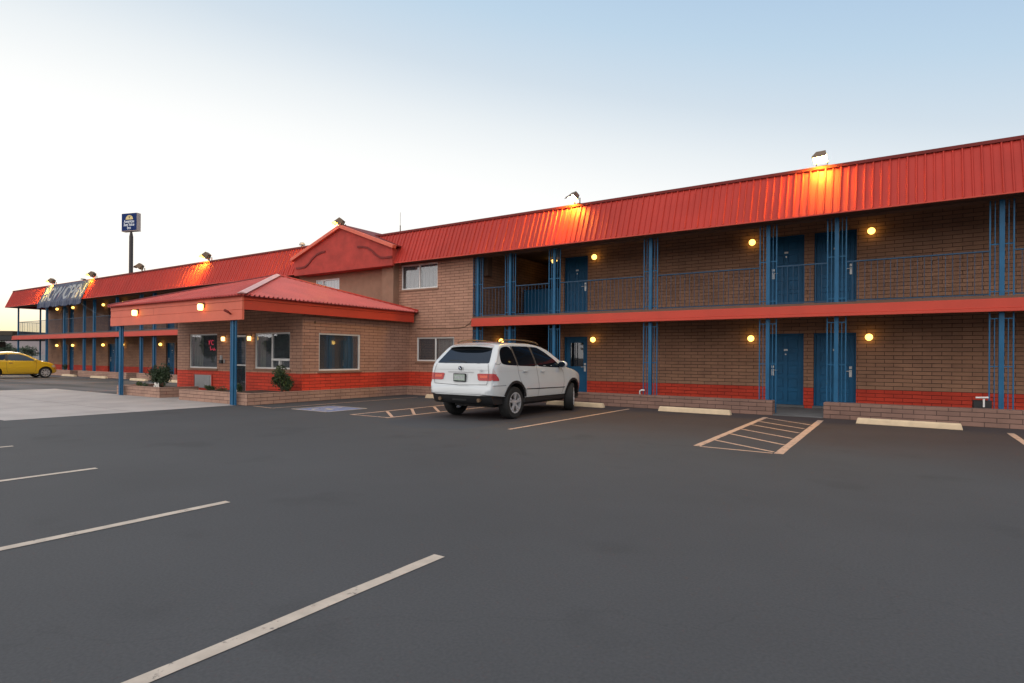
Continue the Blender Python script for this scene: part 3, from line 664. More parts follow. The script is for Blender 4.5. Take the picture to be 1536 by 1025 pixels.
# hip roof with corrugation
AP=Vector((-18.65,12.9,4.24))
c00=Vector((FX0-.06,FY0-.06,3.06)); c10=Vector((FX1+.06,FY0-.06,3.06)); c11=Vector((FX1+.06,16.34,3.06)); c01=Vector((FX0-.06,16.34,3.06))
def slope(a,b,name,matn,pitch=.148):
    mb=MB(); e=b-a; L=e.length; ed=e/L; n=(e.cross(AP-a)).normalized(); 
    if n.z<0: n=-n
    # slope direction in-plane perpendicular to eave
    up=n.cross(ed); 
    if up.z<0: up=-up
    apu=(AP-a).dot(ed); aph=(AP-a).dot(up)
    def top(u): return aph*min(u/apu,(L-u)/(L-apu)) if 0<=u<=L else 0
    us=[];k=int(L/pitch)
    for i in range(k+1):
        u=L*i/(k+1)
        for du,h in ((0,0),(.03,.0),(.055,.05),(.072,.05),(.095,0)): us.append((min(u+du,L),h))
    us.append((L,0))
    vs=[];fs=[]
    for u,h in us:
        t=max(0,top(u)); vs+=[a+ed*u-up*.05+n*h, a+ed*u+up*t+n*min(h,t*.3)]
    fs=[(2*i,2*i+2,2*i+3,2*i+1) for i in range(len(us)-1)]
    mb.add(vs,fs)
    vs=[a-up*.05-n*.02,b-up*.05-n*.02,AP-n*.02]; mb.add(vs,[(0,1,2)])
    return mb.build(name,matn,O,fixn=False)
slope(c00,c10,'front_roof_slope','metal_pink'); slope(c10,c11,'side_roof_slope','metal_pink'); slope(c01,c00,'far_roof_slope','metal_pink'); slope(c11,c01,'rear_roof_slope','metal_pink')
for c,mm,hw in ((c10,'cap',.12),(c00,'cap_dark',.06),(c11,'metal_red',.07)):
    m=MB(); d=(AP-c).normalized(); s_=d.cross(Vector((0,0,1))).normalized(); u=s_.cross(d)
    a=c+u*.075; b=AP+u*.075+d*.05
    m.add([a-s_*hw-u*.03,a+u*.015,a+s_*hw-u*.03,b-s_*hw-u*.03,b+u*.015,b+s_*hw-u*.03, a-s_*hw-u*.036,a+s_*hw-u*.036,b-s_*hw-u*.036,b+s_*hw-u*.036],[(0,1,4,3),(1,2,5,4),(6,8,9,7),(0,3,8,6),(2,7,9,5),(0,6,7,2,1),(3,4,5,9,8)])
    m.build('hip_cap',mm,O)
# canopy posts
for x in (-15.72,-22.5):
    m=MB(); y=9.5
    m.box(x-.04,x+.04,y-.04,y+.04,0,2.9)
    for s_ in (-1,1): m.box(x+s_*.115-.02,x+s_*.115+.02,y-.02,y+.02,0,2.9)
    for zz in (.32,1.2,2.22): m.box(x-.095,x+.095,y-.012,y+.012,zz-.01,zz+.01)
    o=m.build('canopy_post','blue_post',O)
m=MB(); m.tube([(-15.62,FY0-.03,2.55),(-15.62,FY0-.10,2.60)],.025,8); m.tube([(-15.62,FY0-.10,2.60),(-15.72,FY0-.16,2.66)],.035,8); m.build('camera_bracket','cap_dark',O)

# ------------------------------------------------------------------ planters
def planter(name,segs,label,soil=None,grp='low block planter walls',soil2=None):
    x=(segs[0][0]+segs[0][1])/2; y=(segs[0][2]+segs[0][3])/2
    p=thing(name,label,'planter',(x,y,0),wb=True,group=grp)
    m=MB()
    for s_ in segs: m.box(*s_)
    m.build('block_wall','brick_planter' if x<-13.5 else 'brick_kerb',p,bevel=.012,seg=2)
    if soil:
        q=MB(); q.box(*soil); (q.box(*soil2) if soil2 else None); q.build('soil','soil',p)
    return p
planter('planter_wall',[(-1.58,7,15.85,16.2,-.02,.38)],'low block planter wall at the right, behind the rightmost wheel stop')
planter('planter_wall',[(-12.2,-2.71,15.85,16.2,-.02,.365)],'long low block planter wall between the white car and the pair of blue doors')
planter('planter_wall',[(-15.4,-15.25,9.85,15.98,-.02,.33),(-18.9,-15.25,9.62,9.849,-.02,.33),(-15.4,-12.25,15.981,16.14,-.02,.33)],'block planter round the corner of the office below its side window',(-18.9,-15.41,9.86,10.9,0,.27),soil2=(-17.6,-15.41,10.901,11.61,0,.27))
planter('planter_wall',[(-23.1,-20.1,9.62,9.82,-.02,.33),(-20.3,-20.1,9.821,10.9,-.02,.33),(-23.1,-22.9,9.821,10.9,-.02,.33)],'short block planter with the round bush, behind the left canopy post',(-22.88,-20.32,9.83,10.9,0,.27))
for a,b,l in ((-57,-44.6,'low planter wall behind the yellow car'),(-43.4,-36.9,'low planter wall of the left wing behind two wheel stops'),(-35.7,-24,'low planter wall of the left wing beyond the round bush')):
    planter('planter_wall',[(a,b,15.85,16.05,-.02,.37),(b-.2,b,16.06,16.85,-.02,.37)],l,(a,b-.21,16.06,16.8,0,.3))

# wheel stops
def wheel_stop_proto():
    m=MB(); L=1.88; m.prism([(-.085,0),(.085,0),(.065,.10),(.05,.125),(-.05,.125),(-.065,.10)],-L/2,L/2,'x')
    # taper the ends
    for i,v in enumerate(m.v):
        if abs(v[2])>.05: m.v[i]=(v[0]*(.965),v[1],v[2])
    return m.build('wheel_stop','cream',bevel=.01,seg=2)
ws=wheel_stop_proto()
wl=[(.08,15.03,'cream wheel stop at the right end, in front of the right planter wall'),(-4.5,15.3,'cream wheel stop left of the hatched box by the blue doors'),(-7.95,15.3,'cream wheel stop behind the front wheels of the white car'),(-12.6,15.15,'cream wheel stop just left of the white car, mostly hidden by it'),
    (-44.0,15.6,'pale wheel stop nearest the yellow car'),(-39.5,15.5,'pale wheel stop second from the yellow car'),(-34.2,15.3,'pale wheel stop behind the low plants in the short planter'),(-30.9,15.5,'pale wheel stop between the round bush and the office wall')]
for i,(x,y,l) in enumerate(wl):
    o=ws if i==0 else clone(ws); o.location=(x,y,0); o.rotation_euler=(0,0,R(rnd.uniform(-2,2) if i>1 else (-3 if i==0 else -2))); tag(o,l,'wheel stop','parking wheel stops')

# ------------------------------------------------------------------ lamps
def globe_proto():
    t=thing('wall_lamp','x','lamp'); m=MB(); m.lathe([(.0,-.0),(.055,0),(.055,-.02),(.035,-.05),(.035,-.06)],(0,0,0),'y',16); m.build('bracket','bronze',t,smooth=30.)
    m=MB(); prof=[(.09*math.sin(math.pi*k/12),-.14-.09*math.cos(math.pi*k/12)) for k in range(13)]; m.lathe([(max(r,1e-7),h) for r,h in prof],(0,0,0),'y',20); m.build('globe','globe',t,smooth=True,fixn=False)
    return t
gp_=globe_proto()
gl=[(-.76,WY,2.01,0,'globe lamp on the ground floor, right of the second blue door, rightmost'),(-3.74,WY,2.01,0,'globe lamp on the ground floor, left of the pair of blue doors'),(-8.86,WY,2.03,0,'globe lamp on the ground floor beside the door with the small window'),
 (-12.5,17.9,2.0,90,'globe lamp seen just above the roof of the white car'),
 (-.72,WY,4.84,0,'upstairs globe lamp, rightmost on the balcony'),(-3.72,WY,4.84,0,'upstairs globe lamp left of the pair of upstairs doors'),(-8.83,WY,4.86,0,'upstairs globe lamp beside the single upstairs door'),
 (-54.08,WY,2.06,0,'globe lamp on the far left wing, ground floor, nearest the yellow car'),(-51.2,WY,2.06,0,'ground-floor globe lamp of the left wing, second from the left'),(-46.2,WY,2.06,0,'ground-floor globe lamp of the left wing, third from the left'),(-43.3,WY,2.06,0,'ground-floor globe lamp just right of the left canopy post'),(-38.31,WY,2.05,0,'ground-floor globe lamp of the left wing above the round bush'),
 (-54.08,WY,4.85,0,'upstairs globe lamp of the left wing, leftmost under the banner'),(-51.2,WY,4.85,0,'upstairs globe lamp under the banner, second from the left'),(-46.2,WY,4.84,0,'upstairs globe lamp of the left wing right of the banner'),(-43.3,WY,4.85,0,'upstairs globe lamp just above the corner of the office fascia')]
for i,(x,y,z,a,l) in enumerate(gl):
    o=gp_ if i==0 else clone(gp_); o.location=(x,y,z); o.rotation_euler=(0,0,R(a)); tag(o,l,'lamp','round globe wall lamps')
t=thing('ceiling_lamp','lit dome ceiling lamp in the dark upstairs stair passage','lamp',(-11.45,20.2,5.30)); m=MB(); m.lathe([(.10,0),(.10,-.04),(.07,-.06)],(0,0,0),'z',16); m.build('base','bronze',t)
m=MB(); m.lathe([(.12,-.062),(.12,-.10),(.09,-.16),(.04,-.19),(1e-6,-.195)],(0,0,0),'z',16); m.build('globe','globe',t,smooth=True)
def jar_proto():
    t=thing('jar_lamp','x','lamp'); m=MB(); m.box(-.05,.05,-.16,0,.09,.13); m.box(-.06,.06,-.02,0,-.04,.13); m.build('bracket','bronze',t,bevel=.005)
    m=MB(); m.lathe([(1e-6,-.115),(.06,-.112),(.082,-.09),(.086,0),(.082,.07),(.06,.088)],(0,-.11,0),'z',12); m.build('jar','jar',t,smooth=True)
    return t
jp=jar_proto()
for i,(x,y,z,s_,l) in enumerate([(-19.75,OY,1.98,.72,'jar lamp on the office wall right of the neon window'),(-18.2,OY,1.98,.72,'jar lamp on the office wall between the door and the two-pane window'),(-21.02,FY0-.02,2.78,.92,'left of the two jar lamps on the coral fascia'),(-17.03,FY0-.02,2.81,.92,'right of the two jar lamps on the coral fascia')]):
    o=jp if i==0 else clone(jp); o.location=(x,y,z); o.scale=(s_,)*3; tag(o,l,'lamp','square jar lamps on the office')
def flood_proto(lens):
    t=thing('floodlight','x','floodlight')
    m=MB()   # yoke
    m.box(-.16,.16,-.03,.03,0,.02); m.box(-.16,-.145,-.02,.02,.02,.2); m.box(.145,.16,-.02,.02,.02,.2); m.build('yoke','bronze',t)
    # housing tilted down towards -Y
    tilt=R(52); c=Vector((0,-.16,.26)); ry=Vector((0,-math.cos(tilt),-math.sin(tilt))); rz=Vector((0,-math.sin(tilt),math.cos(tilt))); rxv=Vector((1,0,0))
    def Q(a,b,d): return c+rxv*a+ry*b+rz*d
    m=MB(); f=[(-.19,.12,-.15),(.19,.12,-.15),(.19,.12,.15),(-.19,.12,.15)]; bk=[(-.13,-.13,-.10),(.13,-.13,-.10),(.13,-.13,.10),(-.13,-.13,.10)]
    m.add([Q(*p) for p in f]+[Q(*p) for p in bk],[(4,5,6,7),(0,1,5,4),(1,2,6,5),(2,3,7,6),(3,0,4,7)])
    # visor
    m.add([Q(-.19,.12,.15),Q(.19,.12,.15),Q(.19,.24,.16),Q(-.19,.24,.16),Q(-.19,.12,.165),Q(.19,.12,.165),Q(.19,.24,.17),Q(-.19,.24,.17)],[(0,1,2,3),(4,5,6,7),(0,1,5,4),(2,3,7,6),(0,3,7,4),(1,2,6,5)])
    m.build('housing','bronze',t,fixn=False)
    m=MB(); m.add([Q(-.17,.118,-.13),Q(.17,.118,-.13),Q(.17,.118,.13),Q(-.17,.118,.13),Q(-.17,.10,-.13),Q(.17,.10,-.13),Q(.17,.10,.13),Q(-.17,.10,.13)],[(0,1,2,3),(7,6,5,4),(0,4,5,1),(1,5,6,2),(2,6,7,3),(3,7,4,0)]); m.build('lens',lens,t)
    return t
fl=flood_proto('flood_lit'); fo=flood_proto('flood_off')
FL=[(fl,-1.69,YT,6.16,-6,.82,'lit floodlight on the roof edge at the right, above the pair of blue doors'),(fl,-8.43,YT,6.16,-25,.85,'lit floodlight on the roof edge above the white car'),(fl,-18.62,15.88,6.50,-60,1.0,'lit floodlight on the peak of the red gable'),
 (fl,-29.1,YT,6.15,-58,1.05,'lit floodlight on the left wing roof above the office roof'),(fo,-36.0,YT,6.15,-50,1.05,'unlit floodlight on the left wing roof beside the tall sign pole'),(fl,-42.2,YT,6.15,-58,1.05,'lit floodlight at the right edge of the banner'),(fl,-48.5,YT,6.15,-58,1.05,'lit floodlight above the left part of the banner')]
used=set()
for q,x,y,z,a,s_,l in FL:
    o=clone(q) if id(q) in used else q; used.add(id(q)); o.location=(x,y,z); o.rotation_euler=(0,0,R(a)); o.scale=(s_,)*3; tag(o,l,'floodlight','roof edge floodlights')
# small roof vent, antenna
t=thing('roof_vent','small grey round roof vent left of the red gable','vent',(-21.95,16.4,6.12)); m=MB(); m.lathe([(.05,0),(.05,.12),(.13,.13),(.13,.17),(.08,.24),(1e-6,.26)],(0,0,0),'z',14); m.build('cowl','grille',t,smooth=40.)
m=MB(); m.tube([(0,0,0),(0,0,.45)],.02,6); m.tube([(0,0,.45),(0,0,.95)],.007,5); o=m.build('antenna','bronze'); o.location=(-16.15,16.5,6.0); tag(o,'thin whip antenna on the roof right of the gable','antenna')
# utility box and pipe behind right planter
t=thing('utility_box','black box with a white pipe behind the right planter wall','utility box',(1.42,16.42,0),wb=True); m=MB(); m.box(1.28,1.60,16.28,16.5,0,.54); m.build('box','black',t,bevel=.01)
m=MB(); m.tube([(1.46,16.25,.40),(1.46,16.25,.58)],.018,8); m.tube([(1.32,16.25,.60),(1.54,16.25,.61)],.02,8); m.build('pipe','white',t)
m=MB(); m.tube([(-6.34,16.26,.3),(-6.34,16.26,.46),(-6.29,16.26,.485),(-6.2,16.26,.48)],.022,8); o=m.build('elbow_pipe','white',smooth=True); tag(o,'small white elbow pipe behind the long planter wall beside a blue post','pipe')

# ------------------------------------------------------------------ banner
def banner():
    t=thing('banner','wrinkled navy vinyl banner lettered NOW OPEN draped over the left wing roof','banner',(-46,15.8,5.4),wb=True)
    d=Vector((0,YT-YB,ZT-ZB)); Ls=d.length; d.normalize(); nrm=Vector((0,-d.z,d.y))
    x0,x1=-49.6,-42.6
    def S(u,v,off=0):   # v distance down from the top; past the eave it hangs
        wr=.022*math.sin(u*5.3+v*1.2)+.014*math.sin(u*11.7+1.3-v*2)+.009*math.sin(u*23+v*3)
        if v<=Ls: p=Vector((0,YT,ZT))-d*v; k=min(1,v/.2)
        else: p=Vector((0,YB-.03-.08*(v-Ls),ZB-(v-Ls))); k=1
        n=nrm if v<=Ls else Vector((0,-1,0))
        return Vector((u,p.y,p.z))+n*(.055+wr*k+off)
    nu,nv=160,26; vm=Ls+.40; vs=[];fs=[]
    for i in range(nu+1):
        for j in range(nv+1):
            u=x0+(x1-x0)*i/nu; v=vm*j/nv
            if j==nv: v-=.07*abs(math.sin(i*.09))+.02*math.sin(i*.4)
            vs.append(S(u+(-.0)*v,v))
    for i in range(nu):
        for j in range(nv): a=i*(nv+1)+j; fs.append((a,a+nv+1,a+nv+2,a+1))
    m=MB(); m.add(vs,fs); o=m.build('sheet','navy',t,smooth=True); sm=o.modifiers.new('solid','SOLIDIFY'); sm.thickness=.006
    tv,tf=text_mesh('NOW OPEN',1.0,ext=0,bold=.028)
    xs=[v[0] for v in tv]; ys=[v[1] for v in tv]; tx0,tx1=min(xs),max(xs); ty0,ty1=min(ys),max(ys)
    bm=bmesh.new(); bvs=[bm.verts.new(((v[0]-tx0)/(tx1-tx0)*6.3+x0+.3,(v[1]-ty0)/(ty1-ty0)*1.02,0)) for v in tv]
    for f in tf:
        try: bm.faces.new([bvs[i] for i in f])
        except ValueError: pass
    bmesh.ops.remove_doubles(bm,verts=bm.verts,dist=1e-4)
    for k in range(1,60):
        xx=x0+k*.12
        bmesh.ops.bisect_plane(bm,geom=bm.verts[:]+bm.edges[:]+bm.faces[:],plane_co=(xx,0,0),plane_no=(1,0,0))
    for k in range(1,10): bmesh.ops.bisect_plane(bm,geom=bm.verts[:]+bm.edges[:]+bm.faces[:],plane_co=(0,k*.11,0),plane_no=(0,1,0))
    for v in bm.verts: v.co=S(v.co.x,.20+(1.02-v.co.y),.012)-Vector(t['world_built'])
    me=bpy.data.meshes.new('lettering'); bm.to_mesh(me); bm.free(); me.materials.append(M['letter']); o=bpy.data.objects.new('lettering',me); col.objects.link(o); o.parent=t
    m=MB(); m.tube([(x1,15.72,4.55),(x1+.9,16.1,4.0),(x1+1.5,16.4,3.78)],.006,5); m.build('tie_rope','letter',t)
banner()

# ------------------------------------------------------------------ tall sign
def cam_ray_point(px,py,depth):
    pass
SP=Vector((-.5529*88-.833*57.0, .8333*88-.553*57.0,0))
a_=math.atan2(.5529,.8333)  # camera yaw
t=thing('pylon_sign','tall square blue motel sign on a brown pole, lettered with a half sun above','sign',SP,a_-R(17))
m=MB(); m.tube([(0,0,0),(0,0,19.0),(0,0,19.6)],[.30,.27,.17],16); m.tube([(0,0,19.6),(0,0,19.9)],.14,12); m.build('pole','pole',t,smooth=40.)
m=MB(); m.box(-1.45,1.45,-.35,.35,19.85,22.45); m.box(-1.5,1.5,-.37,.37,19.78,19.85); c_=m.build('cabinet','sign_side',t,bevel=.02)
m=MB(); m.box(-1.44,1.44,-.375,-.352,19.88,22.42); m.build('sign_face','sign_blue',c_)
m=MB(); n=20; vs=[(.05,-.385,21.5)]+[(.05+.72*math.cos(math.pi*i/n),-.385,21.5+.66*math.sin(math.pi*i/n)) for i in range(n+1)]; vs+=[(x,-.377,z) for x,y,z in vs]; k=n+2
m.add(vs,[(0,i,i+1) for i in range(1,n+1)]+[(k,k+i+1,k+i) for i in range(1,n+1)]+[(i,i+1,k+i+1,k+i) for i in range(1,n+1)]+[(0,1,k+1,k)]); m.build('half_sun','sign_yellow',c_)
m=MB(); m.add([(-.12,-.392,22.0),(.0,-.392,21.78),(.06,-.392,21.68),(.36,-.392,22.08),(.28,-.392,22.08),(.06,-.392,21.85),(.0,-.392,22.02)],[(0,1,6),(1,2,5,6),(2,3,4,5)]); m.build('check_mark','black',c_)
for txt,sz,zz,fs_ in (('Americas',.60,20.98,.88),('Best Value',.60,20.50,.80),('Inn',.62,20.02,.95)):
    tv,tf=text_mesh(txt,sz,ext=.006,bold=.012); m=MB(); m.add([(x*fs_,-.385-z,zz+y+.05) for x,y,z in tv],tf); m.build('lettering','sign_white',c_)
# small street light head beyond the roof
sl=thing('street_lamp','tiny distant flat street lamp head above the banner','street lamp',(-.5529*130-.833*94.7,.8333*130-.553*94.7,0),a_)
m=MB(); m.tube([(0,0,0),(0,0,17.9)],[.12,.06],8); m.build('pole','pole',sl); m=MB(); m.lathe([(1e-6,18.12),(.4,18.08),(.55,17.98),(.5,17.9),(1e-6,17.88)],(0,0,0),'z',14); m.build('lamp_head','pole',sl)

# ------------------------------------------------------------------ neighbouring canopy at far left
def W(px,py,dep):   # a point seen at this pixel and this depth, used only to look up distances when siting far things
    pass
nc=thing('gas_canopy','dark flat canopy with pale lettering at the far left behind the yellow car','canopy',(-62,17,0),a_)
def L2(m): return m
m=MB(); m.box(-7.5,3.3,-2.5,2.5,2.50,2.85,0); m.box(-7.5,3.3,-2.55,-2.501,2.46,2.85,1) ; m.box(-7.6,3.4,-2.6,2.6,2.851,3.18,2); m.build('roof',['canopy_brown','black','canopy_brown'],nc)
tv,tf=text_mesh('MACTSA',.38,ext=.01); m=MB(); m.add([(x*1.0+.1,-2.56-z,2.53+y*.8) for x,y,z in tv],tf); m.build('lettering','letter',nc)
m=MB(); m.box(-.9,-.3,-.3,.3,0,2.5); m.box(-1.1,.35,-.35,.35,1.95,2.38); m.build('column','canopy_brown',nc)

# ------------------------------------------------------------------ plants
def leafball(mb, c, rad, n, size, r, mi=(0,), squash=(1,1,1), hollow=.35, lumps=13):
    c=Vector(c); L=[(Vector((r.gauss(0,1),r.gauss(0,1),r.gauss(0,1))).normalized()*r.uniform(.15,.68),r.uniform(.32,.5)) for _ in range(lumps)]
    for i in range(n):
        lc,lr=r.choice(L); d=Vector((r.gauss(0,1),r.gauss(0,1),r.gauss(0,1))).normalized()*(lr*r.uniform(.3,1.08))
        p=(lc+d); p=Vector((p.x*squash[0],p.y*squash[1],p.z*squash[2]))*rad+c
        if p.z<c.z-rad*squash[2]: continue
        a=Vector((r.gauss(0,1),r.gauss(0,1),r.gauss(0,1))).normalized(); b=a.cross(Vector((r.gauss(0,1),r.gauss(0,1),r.gauss(0,1)))).normalized(); s=size*r.uniform(.6,1.4)
        mb.add([p-a*s*.9,p+b*s*.38,p+a*s*.9,p-b*s*.38],[(0,1,2,3)],r.choice(mi))
def shrub(x,y,z,rad,n,size,label,mats=('leaf','leaf2'),mi=(0,0,0,1),squash=(1,1,1),seed=1,stem=True,flowers=0,name='shrub',grp=None):
    r=random.Random(seed); t=thing(name,label,'plant',(x,y,z),group=grp)
    m=MB(); leafball(m,(0,0,rad*squash[2]*.82),rad,n,size,r,mi,squash); 
    if flowers:
        for _ in range(flowers):
            p=Vector((r.uniform(-rad,rad)*.8,-rad*.7,rad*r.uniform(.5,1.3)*squash[2]))
            for k in range(5):
                a=k*1.26; m.add([p,p+Vector((math.cos(a)*.035,-.01,math.sin(a)*.035)),p+Vector((math.cos(a+.6)*.045,-.012,math.sin(a+.6)*.045)),p+Vector((math.cos(a+1.2)*.035,-.01,math.sin(a+1.2)*.035))],[(0,1,2,3)],len(mats))
        mats=tuple(mats)+('petal',)
    m.build('foliage',[M[q] for q in mats],t,fixn=False)
    if stem:
        m=MB()
        for k in range(5):
            a=k*1.3; m.tube([(0,0,-.02),(math.cos(a)*rad*.2,math.sin(a)*rad*.2,rad*.6),(math.cos(a)*rad*.5,math.sin(a)*rad*.5,rad*1.3)],[.012,.009,.005],5)
        m.build('stem','bark',t)
    return t
shrub(-15.70,11.05,.27,.50,3600,.038,'leafy upright bush at the office corner below the service hatch window',squash=(1.0,.8,1.08),seed=4)
shrub(-21.3,10.25,.27,.52,3800,.042,'large dark round bush in the short planter left of the office',squash=(1.15,.85,.98),seed=5,mats=('leaf','leaf3'),mi=(0,0,0,0,1))
shrub(-22.35,10.05,.27,.17,500,.03,'low yellow green plant at the left of the round bush',squash=(1.4,.8,.7),mats=('leaf','leaf2'),mi=(0,1,1),seed=6,stem=False)
shrub(-21.85,9.98,.27,.13,350,.028,'small grey green plant between the low plant and the round bush',squash=(1.2,.8,.9),mats=('leaf3',),mi=(0,),seed=7,stem=False)
shrub(-20.75,9.98,.27,.20,420,.03,'white flowering plant at the foot of the round bush',squash=(1.3,.7,.7),seed=8,flowers=14,stem=False,mats=('leaf','redleaf'),mi=(0,0,1))
shrub(-18.2,10.2,.27,.18,600,.03,'low dark plant in the corner planter below the air conditioner',squash=(2.0,.8,.7),seed=9,stem=False)
shrub(-17.4,10.15,.27,.15,380,.026,'sparse reddish plant in the corner planter left of the canopy post',squash=(1.8,.8,.7),mats=('leaf3','redleaf','leaf2'),mi=(0,1,2),seed=10,stem=False)
shrub(-16.55,10.15,.27,.19,450,.03,'white flowering plant right of the canopy post',squash=(1,.8,.9),seed=11,flowers=9,stem=False)
shrub(-46.6,16.3,.3,.26,300,.05,'small dark shrub on the low wall beside the nose of the yellow car',squash=(.8,.8,1.1),seed=12,mats=('leaf',),mi=(0,))
# trees beyond the end of the left wing
def tree(x,y,h,r_,seed,label):
    r=random.Random(seed); t=thing('desert_tree',label,'tree',(x,y,0),group='small trees beyond the left wing')
    m=MB(); m.tube([(0,0,0),(.1,0,h*.3),(.2,.1,h*.6)],[.14,.10,.05],7)
    for k in range(5):
        a=k*1.26; m.tube([(.05,0,h*.25),(math.cos(a)*r_*.5,math.sin(a)*r_*.5,h*.62)],[.06,.02],5)
    m.build('trunk','bark',t)
    m=MB(); leafball(m,(0,0,h*.62),r_,1300,.16,r,(0,),(1,1,h*.4/r_),lumps=11); m.build('crown',[M['leaf3']],t,fixn=False)
tr=[(-100,20,2.5,1.9),(-97,27,3.1,2.0),(-103,31,2.6,2.2),(-95,33.5,3.3,1.9),(-110,16,2.2,2.2),(-108,40,2.9,2.6),(-118,28,3.3,2.5),(-90,26.5,2.1,1.5)]
tl=['sparse grey green tree beyond the canopy, just over the yellow car roof','taller grey green tree seen between the two end posts of the left wing','low spreading tree between the end posts, farther back','grey green tree hard against the end wall of the left wing','lowest far tree at the left beside the canopy column','broad far tree behind the end wall','farthest tree seen under the balcony end','small bush-like tree in front between the end posts']
for i,(q,l) in enumerate(zip(tr,tl)): tree(*q,20+i,l)

r=random.Random(77); m=MB()
for k in range(44):
    x=-215+k*6.2+r.uniform(-1.5,1.5); y=-36+r.uniform(-5,5); h=r.uniform(5.5,9.5) if x>-95 else r.uniform(8,13); leafball(m,(x,y,h*.5),h*.5,520,.70,r,(0,1),(1.1,.8,1.0),lumps=8); m.tube([(x,y,0),(x,y,h*.5)],.2,5)
o=m.build('tree_belt',[M['leaf'],M['leaf3']],fixn=False); tag(o,'belt of dark trees across the road, mirrored in the office windows','trees',kind='stuff')

# ------------------------------------------------------------------ cars
def lerpt(tab,x):
    if x<=tab[0][0]: return tab[0][1]
    for (a,b),(c,d) in zip(tab[:-1],tab[1:]):
        if x<=c: return b+(d-b)*(x-a)/(c-a)
    return tab[-1][1]
def smooth_tab(tab,w):
    return lambda x: sum(lerpt(tab,x+w*k/3)*q for k,q in ((-3,.05),(-2,.12),(-1,.2),(0,.26),(1,.2),(2,.12),(3,.05)))
def catmull(tab):
    # monotone cubic
    xs=[p[0] for p in tab]; ys=[p[1] for p in tab]; n=len(xs)
    d=[(ys[i+1]-ys[i])/(xs[i+1]-xs[i]) for i in range(n-1)]
    m_=[d[0]]+[0 if d[i-1]*d[i]<=0 else 2*d[i-1]*d[i]/(d[i-1]+d[i]) for i in range(1,n-1)]+[d[-1]]
    def f(x):
        if x<=xs[0]: return ys[0]
        if x>=xs[-1]: return ys[-1]
        i=max(k for k in range(n-1) if xs[k]<=x); h=xs[i+1]-xs[i]; t=(x-xs[i])/h
        return (2*t**3-3*t*t+1)*ys[i]+(t**3-2*t*t+t)*h*m_[i]+(-2*t**3+3*t*t)*ys[i+1]+(t**3-t*t)*h*m_[i+1]
    return f
def car_body(Lc, ztop, zbot, A, wf, stations, h=.09, crown=.035, rw=.10):
    """lofted shell; x forward from the rear face, y to the left, z up; returns verts, faces"""
    vs=[];fs=[]; NS,NC,NT=22,7,7
    for x in stations:
        zt=ztop(x); zb=zbot(x); a=A(x); cr=min(crown,(zt-zb)*.15); hh=min(h,(zt-zb)*.3); z1=zt-hh-cr
        half=[]
        half.append((0,zb)); half.append((a*wf(zb,x)*.85,zb))
        for i in range(NS+1):
            z=zb+.03+(z1-zb-.03)*i/NS; half.append((a*wf(z,x),z))
        y0=a*wf(z1,x); r_=min(rw,y0*.5)
        for i in range(1,NC+1):
            p=math.pi/2*i/NC; half.append((y0-r_+r_*math.cos(p)-0*.01,z1+hh*math.sin(p)))
        ye=y0-r_
        for i in range(1,NT+1):
            y=ye*(1-i/NT); half.append((y,z1+hh+cr*(1-(y/ye)**2)))
        ring=[(x,y,z) for y,z in half]+[(x,-y,z) for y,z in reversed(half[1:-1])]
        vs.append(ring)
    n=len(vs[0]); flat=[p for q in vs for p in q]
    for i in range(len(stations)-1):
        for k in range(n): fs.append((i*n+k,i*n+(k+1)%n,(i+1)*n+(k+1)%n,(i+1)*n+k))
    fs.append(tuple(range(n))); fs.append(tuple((len(stations)-1)*n+k for k in range(n-1,-1,-1)))
    return flat,fs
def chaikin(p,it=2,q=.25):
    for _ in range(it):
        o=[]
        for i in range(len(p)):
            a,b=p[i],p[(i+1)%len(p)]
            o.append((a[0]+(b[0]-a[0])*q,a[1]+(b[1]-a[1])*q)); o.append((a[0]+(b[0]-a[0])*(1-q),a[1]+(b[1]-a[1])*(1-q)))
        p=o
    return p
def overlay(bvh, poly, mode, off=.006, step=.06, name='panel', m='black', parent=None, side=1, smooth=True, matx=None):
    """cut a flat outline into small pieces and lay it on the bodywork. mode 'side': (x,z) outline; 'rear'/'front': (y,z); 'top': (x,y)"""
    bm=bmesh.new(); vv=[bm.verts.new((a,b,0)) for a,b in poly]; bm.faces.new(vv); bmesh.ops.triangulate(bm,faces=bm.faces[:])
    us=[p[0] for p in poly]; ws=[p[1] for p in poly]
    k=min(us)+step*.5
    while k<max(us): bmesh.ops.bisect_plane(bm,geom=bm.verts[:]+bm.edges[:]+bm.faces[:],plane_co=(k,0,0),plane_no=(1,0,0)); k+=step
    k=min(ws)+step*.5
    while k<max(ws): bmesh.ops.bisect_plane(bm,geom=bm.verts[:]+bm.edges[:]+bm.faces[:],plane_co=(0,k,0),plane_no=(0,1,0)); k+=step
    dead=[]
    for v in bm.verts:
        a,b=v.co.x,v.co.y
        if mode=='side': o=Vector((a,side*3,b)); d=Vector((0,-side,0))
        elif mode=='rear': o=Vector((-2,a,b)); d=Vector((1,0,0))
        elif mode=='front': o=Vector((9,a,b)); d=Vector((-1,0,0))
        else: o=Vector((a,b,4)); d=Vector((0,0,-1))
        hit,nr,_,_=bvh.ray_cast(o,d)
        if hit is None: dead.append(v); v.co=o+d*2; continue
        if nr.dot(d)>0: nr=-nr
        v.co=hit+nr*off
    bmesh.ops.delete(bm,geom=dead,context='VERTS')
    bmesh.ops.recalc_face_normals(bm,faces=bm.faces[:])
    me=bpy.data.meshes.new(name); bm.to_mesh(me); bm.free(); me.materials.append(M[m] if isinstance(m,str) else m)
    if smooth: me.shade_smooth()
    o=bpy.data.objects.new(name,me); col.objects.link(o); 
    if parent is not None: o.parent=parent
    return o
